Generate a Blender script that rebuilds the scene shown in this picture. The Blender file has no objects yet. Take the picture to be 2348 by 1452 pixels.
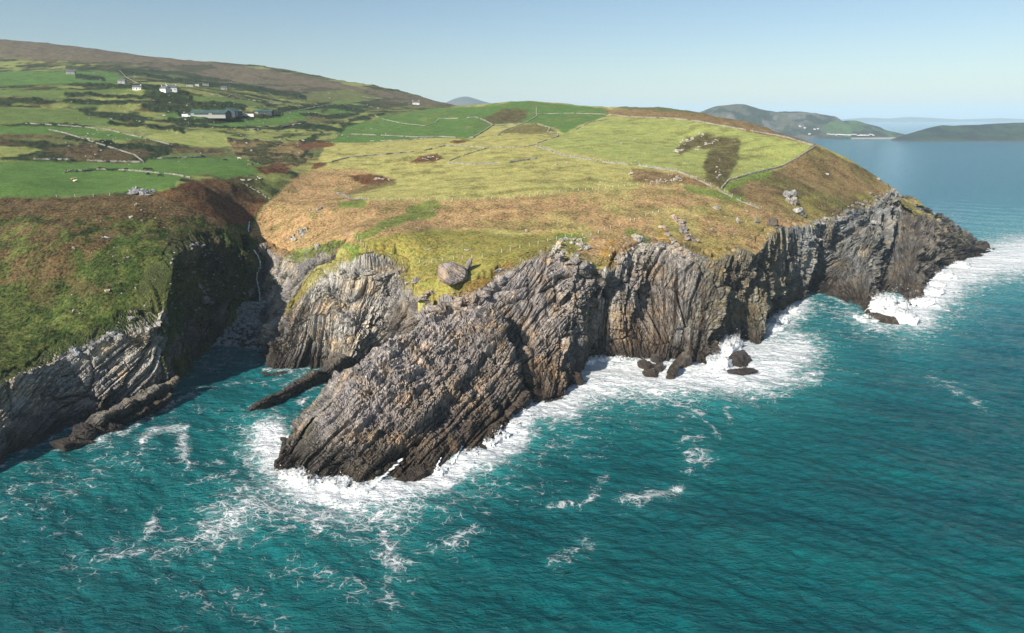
import bpy, math, random
import numpy as np
from mathutils import Vector

random.seed(7)
RNG = np.random.default_rng(11)
scene = bpy.context.scene
COL = scene.collection
rad = math.radians

# ------------------------------------------------------------------ camera
CAM_H = 100.0
PITCH = rad(17.4)
FPX = 1462.0                       # focal length in photo pixels (photo 2348 x 1452)
CX, CY = 1174.0, 726.0
cam = bpy.data.cameras.new('camera')
cam.sensor_width = 36.0
cam.lens = 36.0 * FPX / 2348.0
cam.clip_start = 1.0
cam.clip_end = 100000.0
cam_o = bpy.data.objects.new('camera', cam)
cam_o.location = (0, 0, CAM_H)
cam_o.rotation_euler = (math.pi / 2 - PITCH, 0, 0)
COL.objects.link(cam_o)
scene.camera = cam_o

# ------------------------------------------------------------------ sky, sun, exposure
TO_SUN = Vector((-0.57, -0.61, 0.55)).normalized()
SUN_EL = math.asin(TO_SUN.z)
SUN_AZ = math.atan2(TO_SUN.x, TO_SUN.y)          # clockwise from +Y
world = bpy.data.worlds.new('World')
scene.world = world
world.use_nodes = True
wn = world.node_tree
wn.nodes.clear()
sky = wn.nodes.new('ShaderNodeTexSky')
sky.sky_type = 'NISHITA'
sky.sun_disc = False
sky.sun_elevation = SUN_EL
sky.sun_rotation = SUN_AZ
sky.altitude = 100.0
sky.air_density = 1.0
sky.dust_density = 0.6
sky.ozone_density = 2.5
bg = wn.nodes.new('ShaderNodeBackground')
bg.inputs['Strength'].default_value = 0.072
wo = wn.nodes.new('ShaderNodeOutputWorld')
tint = wn.nodes.new('ShaderNodeMix'); tint.data_type = 'RGBA'; tint.blend_type = 'MULTIPLY'
tint.inputs['Factor'].default_value = 1.0; tint.inputs[7].default_value = (1.0, 1.0, 0.985, 1)
wn.links.new(sky.outputs[0], tint.inputs[6])
wn.links.new(tint.outputs[2], bg.inputs[0])
wn.links.new(bg.outputs[0], wo.inputs[0])
sun = bpy.data.lights.new('sun', 'SUN')
sun.energy = 4.9
sun.angle = rad(0.53)
sun.color = (1.0, 0.93, 0.82)
sun_o = bpy.data.objects.new('sun', sun)
sun_o.rotation_euler = (-TO_SUN).to_track_quat('-Z', 'Y').to_euler()
sun_o.location = (-200, -100, 300)
COL.objects.link(sun_o)
scene.view_settings.view_transform = 'Standard'
scene.view_settings.look = 'None'
scene.view_settings.gamma = 1.0
scene.view_settings.exposure = 0.62
scene.view_settings.use_curve_mapping = False
scene.render.engine = 'CYCLES'
scene.cycles.max_bounces = 5
scene.cycles.diffuse_bounces = 2
scene.cycles.glossy_bounces = 2
scene.cycles.volume_bounces = 1

# ------------------------------------------------------------------ surveying helpers
SP, CP = math.sin(PITCH), math.cos(PITCH)

def ray(px, py):
    u = (np.asarray(px, float) - CX) / FPX
    v = (CY - np.asarray(py, float)) / FPX
    return u, CP + v * SP, -SP + v * CP           # x, y, z components

def at_z(px, py, z=0.0):
    x, y, dz = ray(px, py)
    t = (z - CAM_H) / dz
    return np.stack([x * t, y * t, CAM_H + dz * t], -1)

def at_d(px, py, d):
    x, y, dz = ray(px, py)
    t = d / y
    return np.stack([x * t, y * t, CAM_H + dz * t], -1)

def project(P):
    x, y, z = P[..., 0], P[..., 1], P[..., 2] - CAM_H
    f = y * CP - z * SP
    up = y * SP + z * CP
    f = np.where(f < 1, 1, f)
    return CX + FPX * x / f, CY - FPX * up / f

# ------------------------------------------------------------------ noise
def _h(ix, iy, iz, seed):
    h = (ix.astype(np.uint32) * np.uint32(374761393) + iy.astype(np.uint32) * np.uint32(668265263)
         + iz.astype(np.uint32) * np.uint32(2147483647) + np.uint32((seed * 974711 + 12345) & 0xffffffff))
    h = (h ^ (h >> np.uint32(13))) * np.uint32(1274126177)
    h = (h ^ (h >> np.uint32(16))) * np.uint32(2246822519)
    h = h ^ (h >> np.uint32(15))
    return h.astype(np.float32) / np.float32(4294967295.0)

def vnoise(x, y, z=None, seed=0):
    x = np.asarray(x, np.float32); y = np.asarray(y, np.float32)
    fx = np.floor(x); fy = np.floor(y)
    ix = fx.astype(np.int32); iy = fy.astype(np.int32)
    tx = x - fx; ty = y - fy
    tx = tx * tx * (3 - 2 * tx); ty = ty * ty * (3 - 2 * ty)
    def plane(iz):
        a = _h(ix, iy, iz, seed); b = _h(ix + 1, iy, iz, seed)
        c = _h(ix, iy + 1, iz, seed); d = _h(ix + 1, iy + 1, iz, seed)
        return (a + (b - a) * tx) * (1 - ty) + (c + (d - c) * tx) * ty
    if z is None:
        return plane(np.zeros_like(ix)) * 2 - 1
    z = np.asarray(z, np.float32)
    fz = np.floor(z); iz = fz.astype(np.int32); tz = z - fz
    tz = tz * tz * (3 - 2 * tz)
    p = plane(iz); q = plane(iz + 1)
    return (p + (q - p) * tz) * 2 - 1

def fbm(x, y, z=None, octaves=4, seed=0, gain=0.5, lac=2.03):
    x, y = 0.89 * x + 0.456 * y, 0.89 * y - 0.456 * x
    s = 0.0; a = 1.0; t = 0.0; f = 1.0
    for o in range(octaves):
        s = s + a * vnoise(x * f, y * f, None if z is None else z * f, seed + o * 17)
        x, y = 0.8 * x - 0.6 * y + 3.1, 0.6 * x + 0.8 * y + 1.7
        t += a; a *= gain; f *= lac
    return s / t

def smooth(a, b, x):
    t = np.clip((x - a) / (b - a), 0, 1)
    return t * t * (3 - 2 * t)

def in_poly(x, y, poly):
    inside = np.zeros(np.shape(x), bool)
    n = len(poly)
    for i in range(n):
        x0, y0 = poly[i]; x1, y1 = poly[(i + 1) % n]
        if y0 == y1: continue
        c = ((y0 > y) != (y1 > y)) & (x < (x1 - x0) * (y - y0) / (y1 - y0) + x0)
        inside ^= c
    return inside

def seg_dist(x, y, line, closed=False):
    d = np.full(np.shape(x), 1e9, np.float32)
    n = len(line)
    for i in range(n if closed else n - 1):
        x0, y0 = line[i]; x1, y1 = line[(i + 1) % n]
        dx, dy = x1 - x0, y1 - y0
        L = dx * dx + dy * dy + 1e-9
        t = np.clip(((x - x0) * dx + (y - y0) * dy) / L, 0, 1)
        d = np.minimum(d, (x - x0 - t * dx) ** 2 + (y - y0 - t * dy) ** 2)
    return np.sqrt(d)

# ------------------------------------------------------------------ object helpers
def link(o, parent=None):
    COL.objects.link(o)
    if parent is not None: o.parent = parent
    return o

def tag(o, label=None, cat=None, group=None, kind=None):
    if label: o['label'] = label
    if cat: o['category'] = cat
    if group: o['group'] = group
    if kind: o['kind'] = kind
    return o

def np_mesh(name, V, Fq, mat, attrs=None, smooth_shade=False):
    """V (n,3), Fq (m,3|4)"""
    V = np.asarray(V, np.float32); Fq = np.asarray(Fq, np.int32)
    k = Fq.shape[1]
    me = bpy.data.meshes.new(name)
    me.vertices.add(len(V)); me.vertices.foreach_set('co', V.ravel())
    me.loops.add(Fq.size); me.loops.foreach_set('vertex_index', Fq.ravel())
    me.polygons.add(len(Fq))
    me.polygons.foreach_set('loop_start', np.arange(0, Fq.size, k, dtype=np.int32))
    me.polygons.foreach_set('use_smooth', np.full(len(Fq), smooth_shade, bool))
    me.update(calc_edges=True)
    for an, (typ, arr) in (attrs or {}).items():
        a = me.attributes.new(an, typ, 'POINT')
        arr = np.asarray(arr, np.float32)
        if typ == 'FLOAT': a.data.foreach_set('value', arr.ravel())
        elif typ == 'FLOAT_COLOR':
            if arr.shape[1] == 3: arr = np.concatenate([arr, np.ones((len(arr), 1), np.float32)], 1)
            a.data.foreach_set('color', arr.ravel())
        else: a.data.foreach_set('vector', arr.ravel())
    me.materials.append(mat)
    return me

def grid_faces(nr, nc, keep=None):
    i = np.arange(nr * nc, dtype=np.int32).reshape(nr, nc)
    f = np.stack([i[:-1, :-1], i[:-1, 1:], i[1:, 1:], i[1:, :-1]], -1).reshape(-1, 4)
    if keep is not None:
        k = keep.reshape(-1)
        f = f[k[f].any(1)]
    return f

def compact(V, F, attrs):
    used = np.zeros(len(V), bool); used[F.ravel()] = True
    idx = np.cumsum(used) - 1
    return V[used], idx[F], {k: (t, a[used]) for k, (t, a) in attrs.items()}

# ------------------------------------------------------------------ materials
class NT:
    def __init__(self, name):
        self.m = bpy.data.materials.new(name); self.m.use_nodes = True
        self.t = self.m.node_tree; self.t.nodes.clear()
        self.out = self.t.nodes.new('ShaderNodeOutputMaterial')
    def n(self, typ, **kw):
        nd = self.t.nodes.new(typ)
        for k, v in kw.items():
            if k.startswith('i_'):
                nd.inputs[k[2:].replace('_', ' ')].default_value = v
            else: setattr(nd, k, v)
        return nd
    def l(self, a, b): self.t.links.new(a, b)
    def math(self, op, a, b=None, clamp=False):
        nd = self.t.nodes.new('ShaderNodeMath'); nd.operation = op; nd.use_clamp = clamp
        for i, v in enumerate((a, b)):
            if v is None: continue
            if hasattr(v, 'is_linked') or hasattr(v, 'links'): self.l(v, nd.inputs[i])
            else: nd.inputs[i].default_value = v
        return nd.outputs[0]
    def mix(self, f, a, b, mode='MIX'):
        nd = self.t.nodes.new('ShaderNodeMix'); nd.data_type = 'RGBA'; nd.blend_type = mode
        for s, v in ((nd.inputs['Factor'], f), (nd.inputs[6], a), (nd.inputs[7], b)):
            if hasattr(v, 'links'): self.l(v, s)
            elif isinstance(v, (int, float)): s.default_value = v
            else: s.default_value = (*v, 1.0) if len(v) == 3 else v
        return nd.outputs[2]
    def attr(self, name): return self.n('ShaderNodeAttribute', attribute_name=name)
    def noise(self, scale, vec=None, detail=4.0, rough=0.55, dist=0.0):
        nd = self.n('ShaderNodeTexNoise'); nd.inputs['Scale'].default_value = scale
        nd.inputs['Detail'].default_value = detail; nd.inputs['Roughness'].default_value = rough
        nd.inputs['Distortion'].default_value = dist
        if vec is not None: self.l(vec, nd.inputs['Vector'])
        return nd.outputs['Fac']
    def ramp(self, f, stops):
        nd = self.n('ShaderNodeValToRGB'); self.l(f, nd.inputs[0])
        el = nd.color_ramp.elements
        while len(el) < len(stops): el.new(0.5)
        for e, (p, c) in zip(el, stops):
            e.position = p; e.color = (c, c, c, 1) if isinstance(c, (int, float)) else (*c, 1)
        return nd.outputs[0]
    def mapr(self, v, a, b, c, d):
        nd = self.n('ShaderNodeMapRange'); self.l(v, nd.inputs[0])
        for i, x in enumerate((a, b, c, d)): nd.inputs[i + 1].default_value = x
        return nd.outputs[0]
    def scalev(self, vec, s):
        nd = self.n('ShaderNodeMapping'); self.l(vec, nd.inputs[0]); nd.inputs['Scale'].default_value = s
        return nd.outputs[0]
    def pos(self): return self.n('ShaderNodeNewGeometry').outputs['Position']

def land_material():
    m = NT('turf')
    pos = m.pos()
    col = m.attr('col').outputs['Color']
    n1 = m.noise(0.9, pos, 6, 0.65)
    n2 = m.noise(0.12, pos, 5, 0.6)
    n3 = m.noise(3.2, pos, 3, 0.6)
    f = m.math('ADD', m.mapr(n1, 0.3, 0.7, -0.75, 0.75), m.mapr(n2, 0.3, 0.7, -0.35, 0.35))
    f = m.math('ADD', f, m.mapr(n3, 0.3, 0.7, -0.35, 0.35))
    rough = m.attr('tuss').outputs['Fac']
    f = m.math('MULTIPLY', f, m.math('ADD', m.math('MULTIPLY', rough, 0.75), 0.35))
    f = m.math('MAXIMUM', m.math('ADD', f, 1.0), 0.12)
    c = m.n('ShaderNodeVectorMath', operation='SCALE'); m.l(col, c.inputs[0]); m.l(f, c.inputs['Scale'])
    # straw / green drift between tufts
    h = m.noise(0.35, pos, 5, 0.7, 0.4)
    hue = m.ramp(h, [(0.35, (0.86, 1.02, 0.85)), (0.52, (1, 1, 1)), (0.70, (1.22, 1.0, 1.0))])
    cc = m.mix(1.0, c.outputs[0], hue, 'MULTIPLY')
    b = m.n('ShaderNodeBsdfPrincipled')
    m.l(cc, b.inputs['Base Color'])
    b.inputs['Roughness'].default_value = 0.95
    b.inputs['Specular IOR Level'].default_value = 0.12
    bp = m.n('ShaderNodeBump'); bp.inputs['Strength'].default_value = 0.9; bp.inputs['Distance'].default_value = 0.5
    hh = m.math('MULTIPLY', m.math('ADD', n1, m.math('MULTIPLY', n3, 0.4)), m.math('ADD', rough, 0.25))
    m.l(hh, bp.inputs['Height']); m.l(bp.outputs[0], b.inputs['Normal'])
    m.l(b.outputs[0], m.out.inputs[0])
    return m.m

def rock_material():
    m = NT('rock')
    pos = m.pos()
    col = m.attr('col').outputs['Color']
    bed = m.attr('bed').outputs['Vector']
    suv = m.attr('suv').outputs['Vector']
    lay = m.noise(1.0, m.scalev(bed, (1.1, 0.13, 1)), 6, 0.7, 0.15)
    fine = m.noise(1.0, m.scalev(bed, (3.4, 0.8, 1)), 5, 0.7, 0.1)
    blot = m.noise(0.22, pos, 6, 0.7)
    spk = m.noise(1.7, pos, 5, 0.75)
    f = m.math('ADD', m.mapr(lay, 0.3, 0.7, -0.38, 0.38), m.mapr(blot, 0.3, 0.7, -0.3, 0.34))
    f = m.math('ADD', f, m.mapr(fine, 0.3, 0.7, -0.22, 0.22))
    f = m.math('ADD', f, m.mapr(spk, 0.3, 0.7, -0.3, 0.3))
    f = m.math('MAXIMUM', m.math('ADD', f, 1.0), 0.2)
    c = m.n('ShaderNodeVectorMath', operation='SCALE'); m.l(col, c.inputs[0]); m.l(f, c.inputs['Scale'])
    cc = c.outputs[0]
    # warm / violet drift of the stone itself
    hue = m.ramp(m.noise(0.11, pos, 4, 0.6), [(0.35, (0.95, 0.97, 1.04)), (0.5, (1, 1, 1)), (0.66, (1.2, 1.02, 0.80))])
    cc = m.mix(1.0, cc, hue, 'MULTIPLY')
    # joints between the blocks, coloured darker than the stone
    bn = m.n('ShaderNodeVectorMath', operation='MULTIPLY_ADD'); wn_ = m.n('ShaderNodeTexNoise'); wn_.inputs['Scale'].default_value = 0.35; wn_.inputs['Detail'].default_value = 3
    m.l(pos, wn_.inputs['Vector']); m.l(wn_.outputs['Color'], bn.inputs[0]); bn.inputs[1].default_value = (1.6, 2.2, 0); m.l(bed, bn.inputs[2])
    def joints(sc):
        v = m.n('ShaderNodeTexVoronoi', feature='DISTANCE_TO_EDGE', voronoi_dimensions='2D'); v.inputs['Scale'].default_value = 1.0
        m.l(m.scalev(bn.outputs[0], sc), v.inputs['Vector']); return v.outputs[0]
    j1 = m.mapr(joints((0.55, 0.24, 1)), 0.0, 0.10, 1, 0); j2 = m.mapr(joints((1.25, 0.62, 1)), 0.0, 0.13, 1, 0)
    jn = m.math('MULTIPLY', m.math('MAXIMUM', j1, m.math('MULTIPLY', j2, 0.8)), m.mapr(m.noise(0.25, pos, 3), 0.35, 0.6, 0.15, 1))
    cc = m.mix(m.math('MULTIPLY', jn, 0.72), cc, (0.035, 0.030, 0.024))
    # running-water stains down the face
    stain = m.attr('stain').outputs['Fac']
    st = m.noise(1.0, m.scalev(suv, (0.42, 0.022, 1)), 5, 0.75, 0.1)
    sf = m.math('MULTIPLY', m.mapr(st, 0.47, 0.58, 0, 1), stain, True)
    cc = m.mix(sf, cc, (0.045, 0.032, 0.022))
    st2 = m.noise(1.0, m.scalev(suv, (0.8, 0.03, 1)), 3, 0.6)
    sf2 = m.math('MULTIPLY', m.mapr(st2, 0.6, 0.68, 0, 0.6), stain, True)
    cc = m.mix(sf2, cc, (0.22, 0.12, 0.055))
    # lichen and turf on ledges
    sep = m.n('ShaderNodeSeparateXYZ'); m.l(m.n('ShaderNodeNewGeometry').outputs['Normal'], sep.inputs[0])
    veg = m.attr('veg').outputs['Fac']
    vn = m.noise(0.28, pos, 6, 0.7)
    vf = m.math('ADD', m.math('ADD', m.math('MULTIPLY', sep.outputs[2], 0.55), m.math('MULTIPLY', vn, 1.1)), m.math('MULTIPLY', veg, 1.0))
    vf = m.mapr(vf, 1.28, 1.5, 0, 1)
    vcol = m.attr('vcol').outputs['Color']
    vc = m.mix(1.0, vcol, m.ramp(m.noise(0.8, pos, 6, 0.7), [(0.3, 0.4), (0.5, 0.95), (0.7, 1.5)]), 'MULTIPLY')
    cc = m.mix(vf, cc, vc)
    # tide-wet band with dark algae at the foot
    sz = m.n('ShaderNodeSeparateXYZ'); m.l(pos, sz.inputs[0])
    zz = m.math('ADD', sz.outputs[2], m.mapr(m.noise(0.18, pos, 5, 0.65), 0.25, 0.75, -3.5, 3.5))
    wet = m.mapr(zz, 2.5, 9.5, 1, 0)
    cc = m.mix(m.math('MULTIPLY', wet, 0.82), cc, m.mix(m.noise(0.5, pos, 4), (0.022, 0.018, 0.014), (0.062, 0.042, 0.030)))
    b = m.n('ShaderNodeBsdfPrincipled')
    m.l(cc, b.inputs['Base Color'])
    m.l(m.mapr(wet, 0, 1, 0.88, 0.5), b.inputs['Roughness'])
    b.inputs['Specular IOR Level'].default_value = 0.25
    bp = m.n('ShaderNodeBump'); bp.inputs['Strength'].default_value = 1.0; bp.inputs['Distance'].default_value = 0.8
    hh = m.math('ADD', m.math('SUBTRACT', m.math('MULTIPLY', lay, 0.9), m.math('MULTIPLY', jn, 0.55)), m.math('ADD', m.math('MULTIPLY', fine, 0.45), m.math('MULTIPLY', spk, 0.5)))
    m.l(hh, bp.inputs['Height']); m.l(bp.outputs[0], b.inputs['Normal'])
    m.l(b.outputs[0], m.out.inputs[0])
    return m.m

def sea_material():
    m = NT('sea water')
    pos = m.pos()
    foam = m.attr('foam').outputs['Fac']
    aer = m.attr('aer').outputs['Fac']
    # chop
    p1 = m.scalev(pos, (0.55, 1.0, 1.0))
    rot = m.n('ShaderNodeMapping'); m.l(pos, rot.inputs[0]); rot.inputs['Rotation'].default_value = (0, 0, rad(28)); rot.inputs['Scale'].default_value = (0.5, 1.15, 1)
    c1 = m.noise(0.55, rot.outputs[0], 6, 0.66, 0.3)
    c2 = m.noise(1.5, rot.outputs[0], 4, 0.6, 0.2)
    b = m.n('ShaderNodeBsdfPrincipled')
    big = m.noise(0.03, m.scalev(rot.outputs[0], (0.5, 1.6, 1)), 5, 0.65, 0.4)
    deep = m.mix(m.mapr(big, 0.35, 0.65, 0, 1), (0.0003, 0.056, 0.070), (0.0006, 0.082, 0.091))
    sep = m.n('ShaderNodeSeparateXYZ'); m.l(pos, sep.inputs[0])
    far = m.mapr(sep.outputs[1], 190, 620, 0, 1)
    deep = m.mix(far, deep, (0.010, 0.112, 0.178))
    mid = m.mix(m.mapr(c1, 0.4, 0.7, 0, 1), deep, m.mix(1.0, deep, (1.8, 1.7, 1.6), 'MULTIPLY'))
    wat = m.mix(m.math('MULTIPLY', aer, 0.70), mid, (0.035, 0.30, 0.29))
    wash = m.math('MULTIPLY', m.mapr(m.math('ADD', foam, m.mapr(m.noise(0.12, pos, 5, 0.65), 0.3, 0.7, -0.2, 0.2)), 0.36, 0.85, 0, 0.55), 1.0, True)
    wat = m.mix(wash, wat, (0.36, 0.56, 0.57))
    # lace of foam
    rv = m.n('ShaderNodeMapping'); m.l(pos, rv.inputs[0]); rv.inputs['Rotation'].default_value = (0, 0, rad(-15)); rv.inputs['Scale'].default_value = (0.75, 1.2, 1)
    wv = m.n('ShaderNodeTexNoise'); wv.inputs['Scale'].default_value = 0.16; wv.inputs['Detail'].default_value = 3; m.l(rv.outputs[0], wv.inputs['Vector'])
    ad = m.n('ShaderNodeVectorMath', operation='MULTIPLY_ADD'); m.l(wv.outputs['Color'], ad.inputs[0]); ad.inputs[1].default_value = (6, 6, 0); m.l(rv.outputs[0], ad.inputs[2])
    vo = m.n('ShaderNodeTexVoronoi', feature='DISTANCE_TO_EDGE'); vo.inputs['Scale'].default_value = 0.42; m.l(ad.outputs[0], vo.inputs['Vector'])
    vo2 = m.n('ShaderNodeTexVoronoi', feature='DISTANCE_TO_EDGE'); vo2.inputs['Scale'].default_value = 1.2; m.l(ad.outputs[0], vo2.inputs['Vector'])
    lace = m.math('MAXIMUM', m.mapr(vo.outputs[0], 0.0, 0.22, 1, 0), m.math('MULTIPLY', m.mapr(vo2.outputs[0], 0.0, 0.25, 1, 0), 0.8))
    n1 = m.noise(0.25, ad.outputs[0], 7, 0.72)
    tex = m.math('ADD', m.math('MULTIPLY', lace, 0.62), m.mapr(n1, 0.25, 0.75, -0.4, 0.65))
    tot = m.math('ADD', m.math('MULTIPLY', foam, 1.05), m.math('MULTIPLY', tex, 0.95))
    ff = m.mapr(tot, 0.86, 1.26, 0, 1)
    ff = m.math('MULTIPLY', ff, m.mapr(foam, 0.02, 0.12, 0, 1), True)
    colr = m.mix(ff, wat, m.mix(m.noise(0.9, pos, 4), (0.62, 0.66, 0.68), (0.86, 0.88, 0.88)))
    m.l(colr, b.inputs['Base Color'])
    m.l(m.mapr(ff, 0, 1, 0.10, 0.9), b.inputs['Roughness'])
    b.inputs['IOR'].default_value = 1.33
    m.l(m.mapr(ff, 0, 1, 0.27, 0.1), b.inputs['Specular IOR Level'])
    bp = m.n('ShaderNodeBump'); bp.inputs['Strength'].default_value = 1.0; bp.inputs['Distance'].default_value = 1.7
    c0 = m.noise(0.10, rot.outputs[0], 4, 0.6, 0.3)
    hh = m.math('ADD', m.math('ADD', m.math('MULTIPLY', c1, 1.0), m.math('MULTIPLY', c0, 2.6)), m.math('MULTIPLY', c2, 0.30))
    hh = m.math('ADD', hh, m.math('MULTIPLY', ff, m.math('MULTIPLY', n1, 0.5)))
    m.l(hh, bp.inputs['Height']); m.l(bp.outputs[0], b.inputs['Normal'])
    m.l(b.outputs[0], m.out.inputs[0])
    return m.m

MAT_LAND = land_material()
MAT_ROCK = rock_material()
MAT_SEA = sea_material()

# ------------------------------------------------------------------ cliffs: (foot px, foot py, foot z, top px, top py, top z, foot tint, top tint)
GREY = (0.30, 0.275, 0.245); PALE = (0.46, 0.43, 0.375); BROWN = (0.235, 0.185, 0.14); DARK = (0.14, 0.128, 0.11)
SLATE = (0.255, 0.262, 0.25); MAUVE = (0.375, 0.335, 0.305); OLIVE = (0.20, 0.185, 0.14)
CLIFFS = {
 'left': dict(spread=14, bed=30, rib=0.5, warp=0.35, amp=1.0, bulge=1.0, ext=12, veg=(0.0, 0.25), stain=0.0, st=[
  (-150,1165,0,-150,935,21,GREY,PALE), (0,1075,0,0,880,21,GREY,PALE), (150,985,0,150,815,22,GREY,PALE),
  (230,968,0,220,790,24,GREY,PALE), (300,947,0,300,765,25.5,GREY,PALE), (362,918,0,352,748,27.5,GREY,PALE), (378,897,0,383,690,35,DARK,SLATE)]),
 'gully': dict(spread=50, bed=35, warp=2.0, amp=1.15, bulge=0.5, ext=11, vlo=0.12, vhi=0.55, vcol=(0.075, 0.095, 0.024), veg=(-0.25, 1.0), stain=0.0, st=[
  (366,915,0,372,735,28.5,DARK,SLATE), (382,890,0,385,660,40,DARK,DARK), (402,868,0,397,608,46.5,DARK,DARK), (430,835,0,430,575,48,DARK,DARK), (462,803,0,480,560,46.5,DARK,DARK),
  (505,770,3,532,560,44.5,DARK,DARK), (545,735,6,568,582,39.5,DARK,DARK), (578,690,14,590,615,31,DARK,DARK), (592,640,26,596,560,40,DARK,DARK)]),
 'cove_back': dict(spread=40, bed=60, warp=2.0, amp=0.9, bulge=0.8, ext=11, veg=(0.0, 0.3), stain=0.2, st=[
  (592,640,25,600,560,41,GREY,GREY), (594,690,14,612,605,31,GREY,GREY), (598,770,2,650,598,35.5,GREY,PALE), (642,745,12,700,602,38,GREY,GREY), (692,695,20,745,592,41,BROWN,GREY), (745,640,33,775,582,43.5,BROWN,OLIVE)]),
 'cove_front': dict(spread=34, bed=74, warp=1.2, amp=1.2, bulge=1.5, ext=11, veg=(0.0, 0.12), stain=0.75, st=[
  (590,790,0,612,752,8.5,DARK,PALE), (603,812,0,628,745,12,DARK,PALE), (622,852,0,642,730,17,DARK,GREY), (660,850,0,690,690,25,GREY,GREY), (705,842,0,728,655,31,DARK,PALE), (748,845,0,790,626,37,PALE,PALE),
  (790,862,0,845,622,37.5,PALE,PALE), (840,842,0,905,628,36.5,PALE,GREY), (885,842,0,925,700,27,GREY,GREY), (920,850,0,985,730,24,GREY,GREY)]),
 'promontory': dict(plane=((655,1050,3),(1040,690,31)), bed=6, rib=0.55, warp=0.55, amp=1.2, bulge=4.5, ext=0, veg=(-0.1, 0.16), stain=0.25, st=[
  (985,845,0,1040,690,31,MAUVE,MAUVE), (930,850,0,960,733,27,MAUVE,MAUVE), (868,848,0,872,792,23.5,GREY,MAUVE), (800,872,0,800,852,19.8,GREY,MAUVE), (752,915,0,742,920,14.5,GREY,GREY), (712,962,0,702,970,10,GREY,GREY), (682,1005,0,674,1015,6,DARK,GREY), (662,1040,0,656,1046,3.4,DARK,DARK),
  (648,1078,0,656,1048,3.2,DARK,DARK), (690,1082,0,676,1016,6,DARK,DARK), (742,1098,0,704,971,10,DARK,OLIVE), (795,1098,0,724,945,12.5,OLIVE,MAUVE), (838,1119,0,742,921,14.5,OLIVE,MAUVE), (925,1106,0,800,853,19.8,BROWN,MAUVE), (1010,1080,0,872,793,23.5,BROWN,MAUVE),
  (1085,1038,0,960,734,27,BROWN,MAUVE), (1145,998,0,1040,691,31,BROWN,MAUVE), (1204,944,0,1116,706,32,BROWN,MAUVE), (1209,912,0,1128,712,32.5,DARK,MAUVE), (1196,870,0,1112,694,33,DARK,DARK)]),
 'buttress': dict(spread=34, bed=38, rib=0.6, warp=0.6, amp=1.1, bulge=1.2, ext=12, veg=(-0.1, 0.2), stain=0.55, st=[
  (1180,862,0,1040,692,31.5,DARK,MAUVE), (1204,890,0,1098,676,34.5,DARK,MAUVE), (1228,914,0,1142,643,38.8,BROWN,MAUVE), (1252,923,0,1200,607,44,BROWN,MAUVE), (1296,914,0,1255,580,47,BROWN,MAUVE), (1313,898,0,1300,578,47,DARK,MAUVE),
  (1320,860,0,1328,600,44.5,DARK,GREY), (1337,825,0,1372,617,40,DARK,GREY), (1352,800,3,1392,612,42,DARK,GREY)]),
 'bay': dict(spread=74, skip=1, bed=84, warp=1.8, amp=1.3, bulge=1.2, ext=12, veg=(-0.1, 0.25), stain=1.0, st=[
  (1296,885,0,1322,596,45.5,DARK,GREY), (1322,845,0,1352,607,41.5,DARK,GREY), (1350,819,0,1375,617,39.5,BROWN,PALE), (1395,819,0,1402,625,37.5,BROWN,PALE), (1442,823,0,1425,600,40.5,BROWN,GREY), (1490,829,0,1470,560,45,BROWN,GREY), (1530,832,0,1530,560,45,BROWN,GREY), (1565,830,0,1585,577,42.5,SLATE,GREY),
  (1620,838,0,1640,600,38.5,DARK,OLIVE), (1648,796,0,1700,577,40.5,DARK,OLIVE), (1690,776,0,1735,583,39,OLIVE,OLIVE), (1738,788,0,1768,546,43,OLIVE,OLIVE), (1766,735,0,1792,520,45,OLIVE,OLIVE), (1802,708,0,1830,522,42.5,OLIVE,SLATE), (1843,682,0,1868,520,40.5,DARK,SLATE), (1850,668,0,1895,512,40,DARK,SLATE), (1868,650,3,1915,508,41.5,DARK,SLATE)]),
 'point': dict(blk=0.7, spread=90, bed=20, warp=7.0, amp=1.6, bulge=1.0, ext=12, veg=(-0.15, 0.22), stain=0.3, st=[
  (1815,694,0,1852,528,38,DARK,SLATE), (1848,668,0,1880,517,39.5,DARK,SLATE), (1900,677,0,1932,500,41,DARK,SLATE), (1945,702,0,1985,480,43,DARK,SLATE), (1985,719,0,2012,468,44,DARK,SLATE), (2008,690,0,2040,456,45,DARK,SLATE), (2035,672,0,2060,450,45,DARK,SLATE), (2078,692,0,2076,455,43.5,DARK,DARK),
  (2106,702,0,2096,470,40,DARK,DARK), (2118,668,0,2112,490,36,DARK,DARK), (2147,648,0,2132,506,32,DARK,DARK), (2163,612,0,2152,522,27,DARK,DARK), (2205,597,0,2188,540,18,DARK,DARK), (2245,585,0,2220,560,9,DARK,DARK), (2275,575,0,2250,572,3,DARK,DARK), (2240,555,0,2215,556,10,DARK,DARK), (2190,525,0,2160,520,26,DARK,DARK), (2140,490,0,2105,480,38,DARK,DARK)]),
}

def spline(P, n):
    """Catmull-Rom through the stations, sampled n times by chord length; P (k,c)"""
    P = np.asarray(P, float)
    k = len(P)
    d = np.sqrt(((P[1:, :6] - P[:-1, :6]) ** 2).sum(1)) + 1e-6
    s = np.concatenate([[0], np.cumsum(d)])
    t = np.linspace(0, s[-1], n)
    i = np.clip(np.searchsorted(s, t, side='right') - 1, 0, k - 2)
    f = ((t - s[i]) / d[i])[:, None]
    m = np.zeros_like(P)
    m[1:-1] = (P[2:] - P[:-2]) / (s[2:] - s[:-2])[:, None]
    m[0] = (P[1] - P[0]) / d[0]; m[-1] = (P[-1] - P[-2]) / d[-1]
    m *= 0.7
    h = d[i][:, None]
    return ((2*f**3 - 3*f**2 + 1) * P[i] + (f**3 - 2*f**2 + f) * h * m[i] + (-2*f**3 + 3*f**2) * P[i+1] + (f**3 - f**2) * h * m[i+1])

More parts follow.
